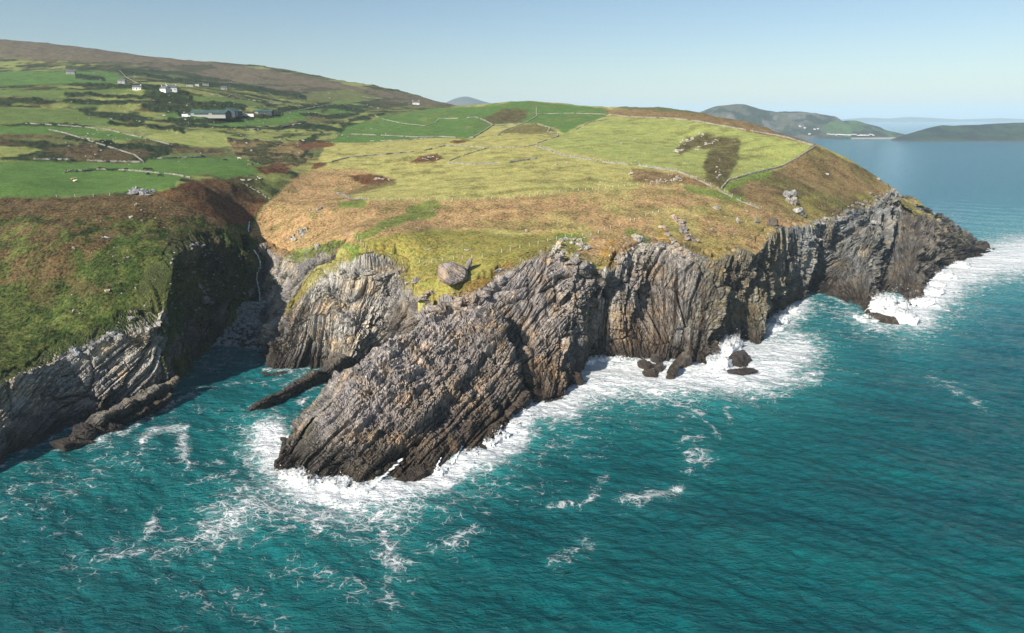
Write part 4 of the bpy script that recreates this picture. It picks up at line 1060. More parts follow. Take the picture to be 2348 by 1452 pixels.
outcrop('upper arc of grey rocks in the large right field', scatter_spots([(1560,330),(1590,315),(1612,308)], 16, 2.6, 1.5, 4, 65), PALE, 65)
outcrop('lower arc of grey rocks in the large right field', scatter_spots([(1596,340),(1620,330),(1650,322)], 10, 2.6, 1.3, 4, 66), PALE, 66)
outcrop('stones at the foot of the upper arc in the right field', scatter_spots([(1548,350),(1560,345),(1566,338)], 9, 3.0, 1.6, 3, 67), PALE, 67)
outcrop('line of stones down the dark heath patch', scatter_spots([(1650,360),(1648,385),(1645,410)], 7, 2.4, 1.3, 3, 68), PALE, 68)
outcrop('rubble by the corner where the walls meet', scatter_spots([(1445,402),(1490,416),(1540,416),(1570,408)], 26, 2.2, 1.2, 4, 69), PALE, 69)
outcrop('white rocks on the bank below the red-brown knoll', scatter_spots([(560,415),(580,410),(600,408)], 9, 2.4, 1.2, 3, 70), PALE, 70)

# rocks standing in the sea
place_rock('sea_rock', 'dark flat-topped rock in the surf, leftmost of the bay rocks', 'sea rock', 1484, 846, (9, 7, 7), DARK, 0.3, 0.15, 81, 4, 0.3, sea_level=True, rough=0.2)
place_rock('sea_rock', 'low dark rock in front of the flat-topped one', 'sea rock', 1494, 861, (7, 5, 3.6), DARK, 0.5, 0.2, 82, 4, 0.35, sea_level=True, rough=0.2)
place_rock('sea_rock', 'grey block wedged against the foot of the streaked cliff', 'sea rock', 1508, 832, (8, 6, 7), (0.16,0.145,0.13), 0.2, 0.1, 83, 4, 0.3, sea_level=True, rough=0.2)
place_rock('sea_rock', 'rounded dark rock in the middle of the bay surf', 'sea rock', 1509, 850, (5.5, 4.5, 5), DARK, 0.9, 0.2, 84, 4, 0.3, sea_level=True, rough=0.2)
place_rock('sea_rock', 'sharp wedge of dark rock pointing out of the bay surf', 'sea rock', 1543, 862, (10, 4.5, 7.0), DARK, 0.7, -0.5, 85, 4, 0.3, sea_level=True, rough=0.2)
place_rock('sea_rock', 'ridge of dark rock joining the wedge to the cliff', 'sea rock', 1560, 842, (7, 8, 8.5), DARK, 0.3, 0.3, 86, 4, 0.3, sea_level=True, rough=0.2)
place_rock('sea_rock', 'big dark slab awash with white water at the bay mouth', 'sea rock', 1697, 832, (13, 11, 10), (0.10,0.10,0.115), 0.3, 0.3, 87, 5, 0.42, sea_level=True, rough=0.2)
place_rock('sea_rock', 'low front ledge of the awash slab', 'sea rock', 1712, 856, (14, 6, 5), (0.085,0.085,0.095), 0.2, 0.1, 88, 4, 0.4, sea_level=True, rough=0.2)
place_rock('sea_rock', 'dark fin of rock running into the surf off the far point', 'sea rock', 2030, 742, (15, 5, 8), DARK, -0.75, 0.25, 89, 4, 0.42, sea_level=True, rough=0.2)
place_rock('sea_rock', 'black rock behind the fin at the foot of the far cliff', 'sea rock', 2008, 705, (9, 8, 9), DARK, 0.3, 0.2, 90, 4, 0.35, sea_level=True, rough=0.2)
place_rock('sea_rock', 'dark brown rock hugging the right foot of the buttress', 'sea rock', 1322, 880, (5, 5, 9), (0.12,0.09,0.075), 0.3, 0.1, 91, 4, 0.25, sea_level=True, rough=0.2)
place_rock('sea_rock', 'slim ledge of brown rock low against the promontory', 'sea rock', 950, 1094, (11, 4, 3.2), (0.11,0.085,0.07), 0.55, 0.0, 92, 4, 0.35, sea_level=True, rough=0.2)
place_rock('sea_rock', 'broad dark rock off the left cliff, streaked with spray', 'sea rock', 215, 1000, (13, 8, 7.0), (0.09,0.088,0.085), 0.45, 0.15, 93, 4, 0.35, sea_level=True, rough=0.2)
place_rock('sea_rock', 'smaller dark rock to the right of the broad one', 'sea rock', 262, 990, (6, 4.5, 4.5), (0.09,0.088,0.085), 0.3, 0.1, 94, 4, 0.35, sea_level=True, rough=0.2)
place_rock('sea_rock', 'long low dark rock at the very left edge of the surf', 'sea rock', 168, 1022, (12, 6, 4.5), (0.09,0.085,0.08), 0.5, 0.1, 95, 4, 0.35, sea_level=True, rough=0.2)
place_rock('sea_rock', 'small black rock awash off the promontory tip', 'sea rock', 800, 1118, (3.0, 2.2, 1.8), (0.07,0.07,0.07), 0.1, 0.1, 96, 3, 0.4, sea_level=True, rough=0.2)
place_rock('sea_rock', 'dark shelf at the foot of the pale cove cliff', 'sea rock', 632, 862, (9, 4, 3), DARK, 0.45, 0.1, 97, 4, 0.4, sea_level=True)

# the low slab ridge that runs out across the cove, and the leaning slabs of the left cliff
def slab_ridge(name, label, cat, p0, p1, h0, h1, w0, w1, tint, seed, lean=0.5):
    A_, B_ = at_z(*p0, 0.0), at_z(*p1, 0.0)
    n, k = 120, 30
    t = np.linspace(0, 1, n); th = np.linspace(0, math.pi, k)
    C_ = A_[None] + (B_ - A_)[None] * t[:, None]
    d = (B_ - A_) / np.linalg.norm(B_ - A_); sd2 = np.array([d[1], -d[0], 0])
    L = np.linalg.norm(B_ - A_)
    h = (h0 + (h1 - h0) * t) * (1 - 0.98 * smooth(0.85, 1.0, t)) * (1 + 0.22 * vnoise(t * 9, t * 0, seed=seed))
    w = (w0 + (w1 - w0) * t) * (1 - 0.9 * smooth(0.9, 1.0, t))
    cr = np.sign(np.cos(th)) * np.abs(np.cos(th)) ** 0.7; sr = np.sin(th) ** 0.8
    P = C_[:, None] + sd2[None, None] * (cr[None, :, None] * w[:, None, None] * 0.5) + np.array([0, 0, 1.0]) * (sr[None, :, None] * h[:, None, None] - 1.2)
    P = P - sd2[None, None] * (sr[None, :, None] * h[:, None, None] * lean)
    s = np.broadcast_to(th[None] * 2.2, (n, k)) + 0.4 * fbm(P[..., 0] / 4, P[..., 1] / 4, P[..., 2] / 4, 3, seed); a = np.broadcast_to((t * L)[:, None], (n, k))
    nr_ = np.cross(np.gradient(P, axis=0), np.gradient(P, axis=1)); nr_ /= np.linalg.norm(nr_, axis=2)[..., None] + 1e-9
    if (nr_[:, k // 2, 2]).mean() < 0: nr_ = -nr_
    P = P + nr_ * (strata(s, a + 0.0, 0.55, seed) + 0.4 * fbm(P[..., 0] / 3, P[..., 1] / 3, P[..., 2] / 3, 3, seed + 4))[..., None]
    o_ = A_.copy()
    nn = n * k
    att = {'col': ('FLOAT_COLOR', np.tile(np.array(tint), (nn, 1))), 'bed': ('FLOAT_VECTOR', np.stack([s, a, 0 * s], -1).reshape(-1, 3)), 'suv': ('FLOAT_VECTOR', P.reshape(-1, 3)),
           'veg': ('FLOAT', np.full(nn, -0.3)), 'stain': ('FLOAT', np.zeros(nn)), 'vcol': ('FLOAT_COLOR', np.tile(np.array((0.15, 0.15, 0.03)), (nn, 1)))}
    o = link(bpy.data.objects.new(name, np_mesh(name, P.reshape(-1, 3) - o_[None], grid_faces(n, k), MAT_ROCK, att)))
    o.location = o_
    return tag(o, label, cat)
slab_ridge('rock_ridge', 'long low dark ridge of rock lying across the cove', 'rock ridge', (775, 850), (548, 952), 9, 3.2, 9, 4.5, (0.13, 0.12, 0.105), 401)
slab_ridge('rock_ridge', 'thick tilted slab along the foot of the left cliff', 'rock ridge', (372, 905), (170, 1000), 9, 7, 7, 8, (0.22, 0.205, 0.175), 402, 0.9)
slab_ridge('rock_ridge', 'outer tilted slab with a dark slot behind it, left cliff', 'rock ridge', (372, 928), (250, 985), 6, 3.5, 6, 6, (0.17, 0.155, 0.13), 403, 0.7)

# ------------------------------------------------------------------ the stony beach at the head of the cove
bp0 = [at_z(470, 800, -1.0), at_z(612, 805, -1.0)]; bp1 = [at_z(530, 735, 7.5), at_z(604, 728, 7.5)]; bp2 = [at_z(565, 690, 16), at_z(606, 690, 16)]
gu, gv = 60, 70
rows_ = []
for j in range(gv):
    t = j / (gv - 1)
    a_, b_ = (bp0, bp1) if t < 0.6 else (bp1, bp2)
    q = t / 0.6 if t < 0.6 else (t - 0.6) / 0.4
    l_ = a_[0] * (1 - q) + b_[0] * q; r_ = a_[1] * (1 - q) + b_[1] * q
    rows_.append(l_[None] + (r_ - l_)[None] * np.linspace(-0.15, 1.1, gu)[:, None])
BP = np.array(rows_); BP[..., 2] += 0.5 * fbm(BP[..., 0] / 2, BP[..., 1] / 2, octaves=3, seed=501)
nn = gu * gv
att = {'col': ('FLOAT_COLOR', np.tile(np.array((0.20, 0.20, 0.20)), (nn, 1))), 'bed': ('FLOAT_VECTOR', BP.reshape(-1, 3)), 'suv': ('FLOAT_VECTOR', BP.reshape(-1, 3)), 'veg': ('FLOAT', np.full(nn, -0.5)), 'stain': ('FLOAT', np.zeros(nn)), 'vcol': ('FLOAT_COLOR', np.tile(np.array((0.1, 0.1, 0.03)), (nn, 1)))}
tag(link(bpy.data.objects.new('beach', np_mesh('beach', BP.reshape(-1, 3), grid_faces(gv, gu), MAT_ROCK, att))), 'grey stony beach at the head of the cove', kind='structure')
def stone_material(name, c0, c1):
    m = NT(name); oi = m.n('ShaderNodeObjectInfo')
    n = m.noise(2.5, m.pos(), 4, 0.7)
    n2 = m.noise(0.35, m.pos(), 3, 0.6)
    c = m.mix(m.mapr(m.math('ADD', n, m.math('MULTIPLY', n2, 1.2)), 0.7, 1.5, 0, 1), c0, c1)
    b = m.n('ShaderNodeBsdfPrincipled'); m.l(c, b.inputs['Base Color']); b.inputs['Roughness'].default_value = 0.9; b.inputs['Specular IOR Level'].default_value = 0.2
    bp = m.n('ShaderNodeBump'); bp.inputs['Strength'].default_value = 0.6; bp.inputs['Distance'].default_value = 0.15; m.l(n, bp.inputs['Height']); m.l(bp.outputs[0], b.inputs['Normal'])
    m.l(b.outputs[0], m.out.inputs[0]); return m.m
MAT_COBBLE = stone_material('beach stone', (0.20, 0.205, 0.21), (0.50, 0.50, 0.49))
MAT_WALL = stone_material('field stone', (0.10, 0.095, 0.07), (0.46, 0.44, 0.39))
cob = []
V1, F1 = ICO[2]
Vs, Fs, o_ = [], [], 0
for i in range(620):
    j = int(RNG.integers(2, gv - 2)); k = int(RNG.integers(4, gu - 3)); r_ = 0.35 + 0.8 * RNG.random() ** 3
    V = V1 * (1 + 0.22 * RNG.normal(size=(len(V1), 1)) * 0.5) * np.array([r_ * RNG.uniform(0.9, 1.4), r_ * RNG.uniform(0.7, 1.1), r_ * RNG.uniform(0.55, 0.9)])
    V = rotz(V, RNG.uniform(0, 6)) + BP[j, k] + np.array([RNG.uniform(-.4, .4), RNG.uniform(-.4, .4), r_ * 0.2])
    Vs.append(V); Fs.append(F1 + o_); o_ += len(V)
tag(link(bpy.data.objects.new('beach_stones', np_mesh('beach_stones', np.concatenate(Vs), np.concatenate(Fs), MAT_COBBLE, None, True))), 'pale jumbled stones of the cove beach', kind='stuff')
for i in range(16):
    j = int(RNG.integers(8, gv - 6)); k = int(RNG.integers(6, gu - 5)); r_ = RNG.uniform(1.0, 1.9)
    V, F_, s_, a_ = rock_geo((r_ * 2.2, r_ * 1.8, r_ * 1.5), 600 + i, 3)
    o = link(bpy.data.objects.new('beach_boulder', np_mesh('beach_boulder', V, F_, MAT_COBBLE, None, False)))
    o.location = BP[j, k] + np.array([0, 0, r_ * 0.3])
    tag(o, 'large pale boulder among the stones of the shaded cove beach', 'boulder', 'boulders on the cove beach')

# ------------------------------------------------------------------ stream and surf
def foam_material(name, alpha=True, thr=(0.36, 0.56), sc=0.9, wgt=0.5):
    m = NT(name); pos = m.pos()
    n = m.noise(sc, pos, 7, 0.75, 0.3)
    b = m.n('ShaderNodeBsdfPrincipled'); b.inputs['Base Color'].default_value = (0.86, 0.89, 0.90, 1); b.inputs['Roughness'].default_value = 0.9; b.inputs['Specular IOR Level'].default_value = 0.1
    bp = m.n('ShaderNodeBump'); bp.inputs['Strength'].default_value = 0.7; bp.inputs['Distance'].default_value = 0.5; m.l(n, bp.inputs['Height']); m.l(bp.outputs[0], b.inputs['Normal'])
    if alpha:
        d = m.attr('dens').outputs['Fac']
        m.l(m.mapr(m.math('ADD', n, m.math('MULTIPLY', d, wgt)), thr[0] + 0.25, thr[1] + 0.25, 0, 1), b.inputs['Alpha'])
    m.l(b.outputs[0], m.out.inputs[0]); return m.m
MAT_SPRAY = foam_material('sea spray', True, (0.33, 0.60), 1.3, 0.40)
MAT_RUN = foam_material('white water', True, (0.40, 0.62), 1.1)
def water_strip(name, label, line, width, kind='structure', lift=0.35, cat=None):
    L = np.array(line, float); d = np.concatenate([[0], np.cumsum(np.hypot(*np.diff(L, axis=0).T))]); n = max(8, int(d[-1] / 2.5))
    t = np.linspace(0, d[-1], n); pts_ = []
    for x, y in zip(np.interp(t, d, L[:, 0]) + RNG.normal(0, 0.9, n), np.interp(t, d, L[:, 1])):
        p, nr_ = hit(x, y)
        if p is None: continue
        pts_.append(np.array(p) + np.array(nr_) * lift * 0.3 + np.array((CAMP - p).normalized()) * lift)
    P = np.array(pts_); k = len(P)
    side = np.array([1.0, 0.15, 0.0])
    w = width * (0.6 + 0.7 * RNG.random(k))
    rows = np.stack([P - side * w[:, None] * 0.5, P + np.array([0, -0.12, 0.1]), P + side * w[:, None] * 0.5], 1)
    dens = np.tile(np.array([0.2, 1.0, 0.2]), (k, 1))
    me = np_mesh(name, rows.reshape(-1, 3), grid_faces(k, 3), MAT_RUN, {'dens': ('FLOAT', dens.reshape(-1))}, True)
    return tag(link(bpy.data.objects.new(name, me)), label, cat, kind=kind)
water_strip('stream', 'thin white cascade tumbling down the gully', [(572,508),(570,520),(569,532)], 0.7)
water_strip('stream', 'white stream falling between the gully walls to the beach', [(582,573),(590,585),(596,598),(597,612),(590,625),(588,640),(592,652),(595,664),(596,680),(597,700),(592,715)], 0.9)
water_strip('white_water', 'white run-off pouring down the foot of the promontory', [(921,1052),(905,1068),(890,1082),(872,1098),(856,1112)], 1.7, 'stuff')
water_strip('white_water', 'thin run-off strands on the promontory flank', [(1062,1022),(1052,1036),(1046,1050),(1036,1066)], 0.8, 'stuff')
water_strip('white_water', 'thin run-off strands on the promontory flank', [(1012,1050),(1004,1064),(1000,1078)], 0.6, 'stuff')
water_strip('white_water', 'thin run-off strands on the promontory flank', [(1150,975),(1146,988),(1140,1000)], 0.6, 'stuff')

def splash(label, blobs, seed):
    """spray thrown up where a wave strikes: billows plus flying drops, one mass"""
    Vs, Fs, Ds, o_ = [], [], [], 0
    V0, F0 = ICO[4]; Vd, Fd = ICO[1]
    for i, (px, py, w, h) in enumerate(blobs):
        c = at_z(px, py, 0.0)
        V = V0.copy()
        n = fbm(V[:, 0] * 2.2 + seed, V[:, 1] * 2.2 + i * 3, V[:, 2] * 2.2, 5, seed + i)
        n2 = fbm(V[:, 0] * 6 + seed, V[:, 1] * 6 + i, V[:, 2] * 6, 3, seed + i + 50)
        V = V * (1 + 0.85 * n + 0.45 * n2)[:, None]
        V = V * np.array([w * 0.5, w * 0.38, h]); V[:, 2] = np.where(V[:, 2] < 0, V[:, 2] * 0.15, V[:, 2])
        Ds.append(1.0 - 0.85 * smooth(0.1, 1.0, V[:, 2] / h) - 0.25 * np.clip(n, 0, 1))
        Vs.append(V + c); Fs.append(F0 + o_); o_ += len(V)
        for k in range(int(20 + w * h * 0.8)):
            r_ = 0.05 + 0.14 * RNG.random() ** 3
            p = c + np.array([RNG.normal(0, w * 0.36), RNG.normal(0, w * 0.25), abs(RNG.normal(0, h * 0.6)) + 0.2])
            Vs.append(Vd * r_ + p); Fs.append(Fd + o_); Ds.append(np.full(len(Vd), 1.2)); o_ += len(Vd)
    me = np_mesh('sea_spray', np.concatenate(Vs), np.concatenate(Fs), MAT_SPRAY, {'dens': ('FLOAT', np.concatenate(Ds))}, True)
    return tag(link(bpy.data.objects.new('sea_spray', me)), label, kind='stuff')
splash('white spray bursting up behind the awash slab', [(1650,840,9,6),(1664,820,8,8),(1672,806,7,8),(1684,800,6,7),(1640,850,9,3)], 701)
splash('big burst of spray against the far point', [(2030,715,16,11),(2048,730,18,9),(2070,738,15,7),(2085,735,10,5),(2015,700,8,7),(1990,735,12,3)], 702)
splash('spray along the outer side of the far point', [(2118,700,12,5),(2140,672,12,4),(2165,640,12,5),(2150,655,9,3),(2200,610,14,4),(2130,690,8,3)], 703)
splash('surf heaping round the promontory tip', [(690,1098,6,3.2),(715,1105,5,2.4),(660,1092,4,2),(780,1115,7,2.8),(750,1112,5,2.2),(830,1126,6,2.0)], 704)
splash('surf along the back of the bay', [(1350,832,6,3),(1380,826,7,2.4),(1420,826,6,2),(1460,832,6,2),(1640,822,6,4),(1770,760,8,4),(1790,738,8,4),(1815,716,8,3)], 705)
splash('breaking wash along the promontory flank', [(1010,1084,4,1.8),(1085,1042,5,2),(1120,1018,5,2),(1150,1002,5,2.2),(1180,976,5,2.2),(1205,950,4,1.6)], 706)

# ------------------------------------------------------------------ field walls and fences
def resample(line, step):
    """photo polyline -> points on the ground every step metres"""
    L = np.array(line, float); d = np.concatenate([[0], np.cumsum(np.hypot(*np.diff(L, axis=0).T))]); n = max(2, int(d[-1] / 3))
    t = np.linspace(0, d[-1], n)
    P = np.array([ground(x, y) for x, y in zip(np.interp(t, d, L[:, 0]), np.interp(t, d, L[:, 1]))])
    ok = [0]
    for i in range(1, len(P)):
        if np.hypot(*(P[i, :2] - P[ok[-1], :2])) < 60: ok.append(i)
    P = P[ok]
    dd = np.concatenate([[0], np.cumsum(np.hypot(*np.diff(P[:, :2], axis=0).T))]); m_ = max(2, int(dd[-1] / step))
    tt = np.linspace(0, dd[-1], m_)
    x = np.interp(tt, dd, P[:, 0]); y = np.interp(tt, dd, P[:, 1])
    return np.stack([x, y, height(x, y)], -1)
CUBE_V = np.array([(x, y, z) for z in (-.5, .5) for y in (-.5, .5) for x in (-.5, .5)], float)
CUBE_F = np.array([(0, 2, 3, 1), (4, 5, 7, 6), (0, 1, 5, 4), (1, 3, 7, 5), (3, 2, 6, 7), (2, 0, 4, 6)])
def stone_wall(label, line, h=1.15, gap=0.12, rubble=0.0):
    P = resample(line, 0.75)
    base = P[0].copy(); Vs, Fs, o_ = [], [], 0
    broken = vnoise(np.arange(len(P)) / 9.0, np.arange(len(P)) * 0.0, seed=len(line) * 13 + len(P))
    for i, p in enumerate(P):
        if broken[i] > 1 - 2 * gap: continue
        q = P[min(i + 1, len(P) - 1)] - P[max(i - 1, 0)]; an = math.atan2(q[1], q[0])
        lv = 3 if h > 0.8 else 2
        for k in range(lv):
            if k == lv - 1 and RNG.random() < 0.4: continue
            V = (CUBE_V + RNG.uniform(-0.13, 0.13, CUBE_V.shape)) * np.array([0.95, 0.62, h / lv * 1.15])
            V = rotz(V, an + RNG.normal(0, 0.15)) + (p - base) + np.array([RNG.normal(0, 0.08 + rubble), RNG.normal(0, 0.08 + rubble), (k + 0.4) * h / lv * (1 if rubble == 0 else RNG.uniform(0.3, 1))])
            Vs.append(V); Fs.append(CUBE_F + o_); o_ += 8
    root = link(bpy.data.objects.new('stone_wall', None)); root.location = base
    tag(root, label, 'stone wall', 'dry stone field walls')
    o = link(bpy.data.objects.new('wall_stones', np_mesh('wall_stones', np.concatenate(Vs), np.concatenate(Fs), MAT_WALL)), root)
    o['kind'] = 'stuff'
WALLS = [
 ('pale wall slanting down across the left pasture, upper of two', [(60,284),(150,289),(226,295),(242,297),(310,313),(360,324),(395,334)]),
 ('pale wall slanting below the left pasture, lower of two', [(100,296),(150,306),(200,322),(270,344),(310,357),(328,371)]),
 ('broken wall along the near edge of the rusty strip at left', [(80,366),(150,367),(240,371),(330,373)]),
 ('low wall across the cattle pasture', [(150,394),(230,389),(290,391),(330,394),(400,401),(436,408)]),
 ('dark-footed wall along the top of the cattle pasture', [(355,364),(400,363),(470,361)]),
 ('white tumbled wall dropping into the stream gully', [(560,422),(590,440),(617,456)]),
 ('long wall climbing the top left hillside beside the track', [(275,163),(290,178),(312,190),(345,197)]),
 ('curving wall below the crest in the bright green fields', [(860,266),(880,274),(920,283),(975,289)]),
 ('short steep wall between two bright green fields', [(975,289),(1000,281),(1006,273)]),
 ('thin wall along the upper bright green field', [(1006,273),(1050,272),(1090,269)]),
 ('wall curling round the end of the long green field', [(1090,269),(1110,276),(1130,287),(1120,295),(1085,316)]),
 ('pale wall along the foot of the long green field', [(1085,316),(1060,317),(1010,314),(950,315),(900,312),(800,308)]),
 ('broken wall between the green and the yellow fields', [(850,324),(930,322),(990,316)]),
 ('wall climbing to the skyline notch', [(1130,287),(1200,284),(1230,268),(1230,245)]),
 ('short wall under the heath patch', [(1200,284),(1150,302),(1140,312)]),
 ('long dark-footed wall across the upper yellow field', [(760,372),(800,362),(900,353),(970,347),(1020,335),(1070,336)]),
 ('right-hand stretch of the upper yellow field wall', [(1070,336),(1130,340),(1200,338),(1232,332)]),
 ('diagonal wall in the yellow field by the rusty knoll', [(1120,340),(1060,357),(1030,370)]),
 ('pale straight wall right of the rusty knoll', [(1030,375),(1090,378),(1160,375),(1230,364)]),
 ('white rubble wall at the head of the tan slope', [(768,441),(785,446),(800,455),(840,457)]),
 ('long post-topped wall between the yellow field and the large right field', [(1229,335),(1290,357),(1380,372),(1460,380),(1550,393),(1590,408)]),
 ('wall running down from the heath corner towards the cliffs', [(1590,408),(1640,433),(1700,463),(1740,478)]),
 ('pale wall up the right edge of the large right field', [(1655,432),(1670,415),(1720,400),(1790,384),(1830,362),(1868,337)]),
 ('wall under the brown ridge, left half', [(1230,262),(1310,260),(1400,263),(1440,268),(1540,272)]),
 ('dark wall along the brown ridge above the large right field', [(1540,272),(1600,279),(1700,297),(1800,315),(1862,334)]),
 ('wall up the green field with bracken beneath it', [(1320,297),(1350,282),(1390,274)]),
 ('crooked wall round the rusty corner', [(1230,284),(1262,293),(1255,303),(1278,305),(1280,313),(1232,329)]),
 ('wall above the barn field, far left', [(640,262),(700,250),(740,243)]),
 ('pale wall beside the lane above the barn', [(470,214),(520,224),(570,229),(640,239)]),
 ('small looping wall above the lane', [(520,224),(530,218),(560,217)]),
 ('white wall ending the green strip under the moor', [(830,222),(850,225),(875,226)]),
 ('wall along the far side of the green field below the barn', [(560,300),(640,292),(690,284)]),
]
for lb, ln in WALLS:
    rub = 0.35 if 'rubble' in lb or 'tumbled' in lb else 0.0
    stone_wall(lb, ln, 1.0 if 'pale' in lb or 'long' in lb else 0.75, 0.16 if rub == 0 else 0.0, rub)

def flat_material(name, col, rough=0.8, var=0.25, sc=1.5):
    m = NT(name); n = m.noise(sc, m.pos(), 4, 0.6)
    c = m.mix(m.mapr(n, 0.3, 0.7, 0, 1), tuple(x * (1 - var) for x in col), tuple(min(1, x * (1 + var)) for x in col))
    b = m.n('ShaderNodeBsdfPrincipled'); m.l(c, b.inputs['Base Color']); b.inputs['Roughness'].default_value = rough; b.inputs['Specular IOR Level'].default_value = 0.3
    m.l(b.outputs[0], m.out.inputs[0]); return m.m
MAT_POST = flat_material('weathered post', (0.52, 0.48, 0.40))
MAT_WIRE = flat_material('fence wire', (0.30, 0.30, 0.29), 0.5)
def post_mesh():
    Vs, Fs, o_ = [], [], 0
    k = 6
    rings = [(-0.3, 0.12), (1.2, 0.11), (1.35, 0.07)]
    V = [(r * math.cos(2 * math.pi * i / k), r * math.sin(2 * math.pi * i / k), z) for z, r in rings for i in range(k)]
    F_ = [(j * k + i, j * k + (i + 1) % k, (j + 1) * k + (i + 1) % k, (j + 1) * k + i) for j in range(2) for i in range(k)]
    me = bpy.data.meshes.new('post'); me.from_pydata(V, [], F_ + [tuple(range(2 * k, 3 * k))]); me.materials.append(MAT_POST); return me
POST = post_mesh()
def tube(pts_, r, k=4):
    P = np.array(pts_, float); n = len(P); T_ = np.gradient(P, axis=0); T_ /= np.linalg.norm(T_, axis=1)[:, None] + 1e-9
    sd2 = np.cross(T_, [0, 0, 1.0]); sd2 /= np.linalg.norm(sd2, axis=1)[:, None] + 1e-9; up = np.cross(sd2, T_)
    an = np.linspace(0, 2 * math.pi, k, endpoint=False)
    V = (P[:, None] + r * (np.cos(an)[None, :, None] * sd2[:, None] + np.sin(an)[None, :, None] * up[:, None])).reshape(-1, 3)
    F_ = np.array([(j * k + i, j * k + (i + 1) % k, (j + 1) * k + (i + 1) % k, (j + 1) * k + i) for j in range(n - 1) for i in range(k)])
    return V, F_
def fence(label, spots=None, line=None, step=5.0, scale=1.0):
    P = np.array([ground(x, y) for x, y in spots]) if spots else resample(line, step)
    base = Vector(P[0])
    root = link(bpy.data.objects.new('wire_fence', None)); root.location = base
    tag(root, label, 'fence', 'post and wire fences')
    for p in P:
        o = link(bpy.data.objects.new('post', POST), root); o.location = Vector(p) - base
        o.rotation_euler = (RNG.normal(0, 0.05), RNG.normal(0, 0.05), 0); o.scale = (scale, scale, RNG.uniform(0.9, 1.1))
    for h_ in (0.55, 1.0):
        V, F_ = tube([Vector(p) - base + Vector((0, 0, h_)) for p in P], 0.012)
        link(bpy.data.objects.new('wire', np_mesh('wire', V, F_, MAT_WIRE)), root)
fence('fence along the cliff-top turf, from the kink over the pale cliff to the buttress', [(815,541),(820,548),(828,557),(834,564),(840,570),(848,577),(854,582),(860,586),(868,590),(876,596),(882,602),(886,608),(912,607),(937,604),(962,603),(990,601),(1015,598),(1040,595),(1060,594),(1082,593),(1106,591),(1150,579),(1170,575),(1192,569),(1214,564),(1234,560),(1256,554),(1276,549),(1296,544),(1311,542)], scale=1.15)
fence('fence climbing away from the buttress over the tan slope', [(1336,541),(1355,540),(1372,535),(1386,528),(1400,524),(1420,518),(1445,507),(1455,505),(1465,503),(1480,496),(1497,490),(1510,486),(1530,479)], scale=1.15)
fence('long fence between the yellow field and the tan slope', line=[(800,456),(900,459),(1000,460),(1150,457),(1300,440),(1450,426),(1520,420)], step=4.2)
fence('fence on top of the wall below the large right field', line=[(1232,334),(1290,355),(1380,370),(1460,378),(1550,391)], step=5.5)
fence('fence beside the wall running down towards the cliffs', line=[(1596,408),(1645,432),(1705,462),(1745,478)], step=5.0)
fence('fence along the near edge of the cattle pasture', line=[(130,452),(205,452),(250,449),(300,446)], step=7.0)
fence('fence along the pale wall of the right field edge', line=[(1672,413),(1722,398),(1792,382)], step=7.0)

# ------------------------------------------------------------------ poles
MAT_WOOD = flat_material('pole timber', (0.55, 0.52, 0.46))
def pole_meshes():
    V, F_ = tube([(0, 0, -0.5), (0, 0, 4), (0, 0, 8.8)], 0.26, 8); V[8*2:, :2] *= 0.75
    a = np_mesh('shaft', V, F_, MAT_WOOD)
    V = CUBE_V * np.array([2.0, 0.14, 0.16]) + np.array([0, 0.12, 8.3]); b = np_mesh('crossarm', V, CUBE_F, MAT_WOOD)
    return a, b
SH, XA = pole_meshes()
for px, py, lb in [(390,238,'tall utility pole in front of the white farmhouse'), (174,270,'utility pole at the far left of the hedged fields'), (412,291,'utility pole below the barn field'), (597,297,'utility pole right of the green barn, at the field foot'),
                   (555,243,'utility pole behind the green barn'), (870,263,'utility pole at the corner of the bright green fields'), (744,288,'utility pole by the scrubby stream valley'), (996,248,'utility pole on the skyline side of the green fields, left one'),
                   (1072,249,'utility pole on the skyline, farthest right'), (938,252,'utility pole under the dark moor slope'), (923,248,'utility pole left of the one under the moor'), (248,190,'utility pole in the top left pasture'), (218,181,'utility pole beside the dark bush in the top left pasture')]:
    root = link(bpy.data.objects.new('utility_pole', None)); root.location = ground(px, py); tag(root, lb, 'utility pole', 'utility poles across the farmland')
    root.rotation_euler = (0, 0, RNG.uniform(-0.6, 0.6))
    link(bpy.data.objects.new('shaft', SH), root); link(bpy.data.objects.new('crossarm', XA), root)

# ------------------------------------------------------------------ buildings
MAT_WHITE = flat_material('limewash', (0.70, 0.69, 0.66), 0.8, 0.06)
MAT_SLATE = flat_material('slate roof', (0.10, 0.11, 0.13), 0.6, 0.25, 0.8)
MAT_GREENR = flat_material('green sheet roof', (0.045, 0.10, 0.085), 0.5, 0.25, 0.3)
MAT_DARKW = flat_material('dark cladding', (0.05, 0.06, 0.065), 0.6)
MAT_GLASS = flat_material('window glass', (0.03, 0.035, 0.04), 0.15)
MAT_STONEW = flat_material('bare stone', (0.33, 0.32, 0.30), 0.9, 0.3)
MAT_CONC = flat_material('concrete', (0.32, 0.32, 0.30), 0.9, 0.12)
def bx(x0, x1, y0, y1, z0, z1):
    return [(x, y, z) for z in (z0, z1) for y in (y0, y1) for x in (x0, x1)], [tuple(f) for f in CUBE_F]
def join(parts):
    V, F_ = [], []
    for v, f in parts:
        o_ = len(V); V += list(v); F_ += [tuple(i + o_ for i in q) for q in f]
    return V, F_
def mesh_obj(name, parts, mat, parent):
    V, F_ = join(parts); me = bpy.data.meshes.new(name); me.from_pydata(V, [], F_); me.materials.append(mat); me.update()
    return link(bpy.data.objects.new(name, me), parent)
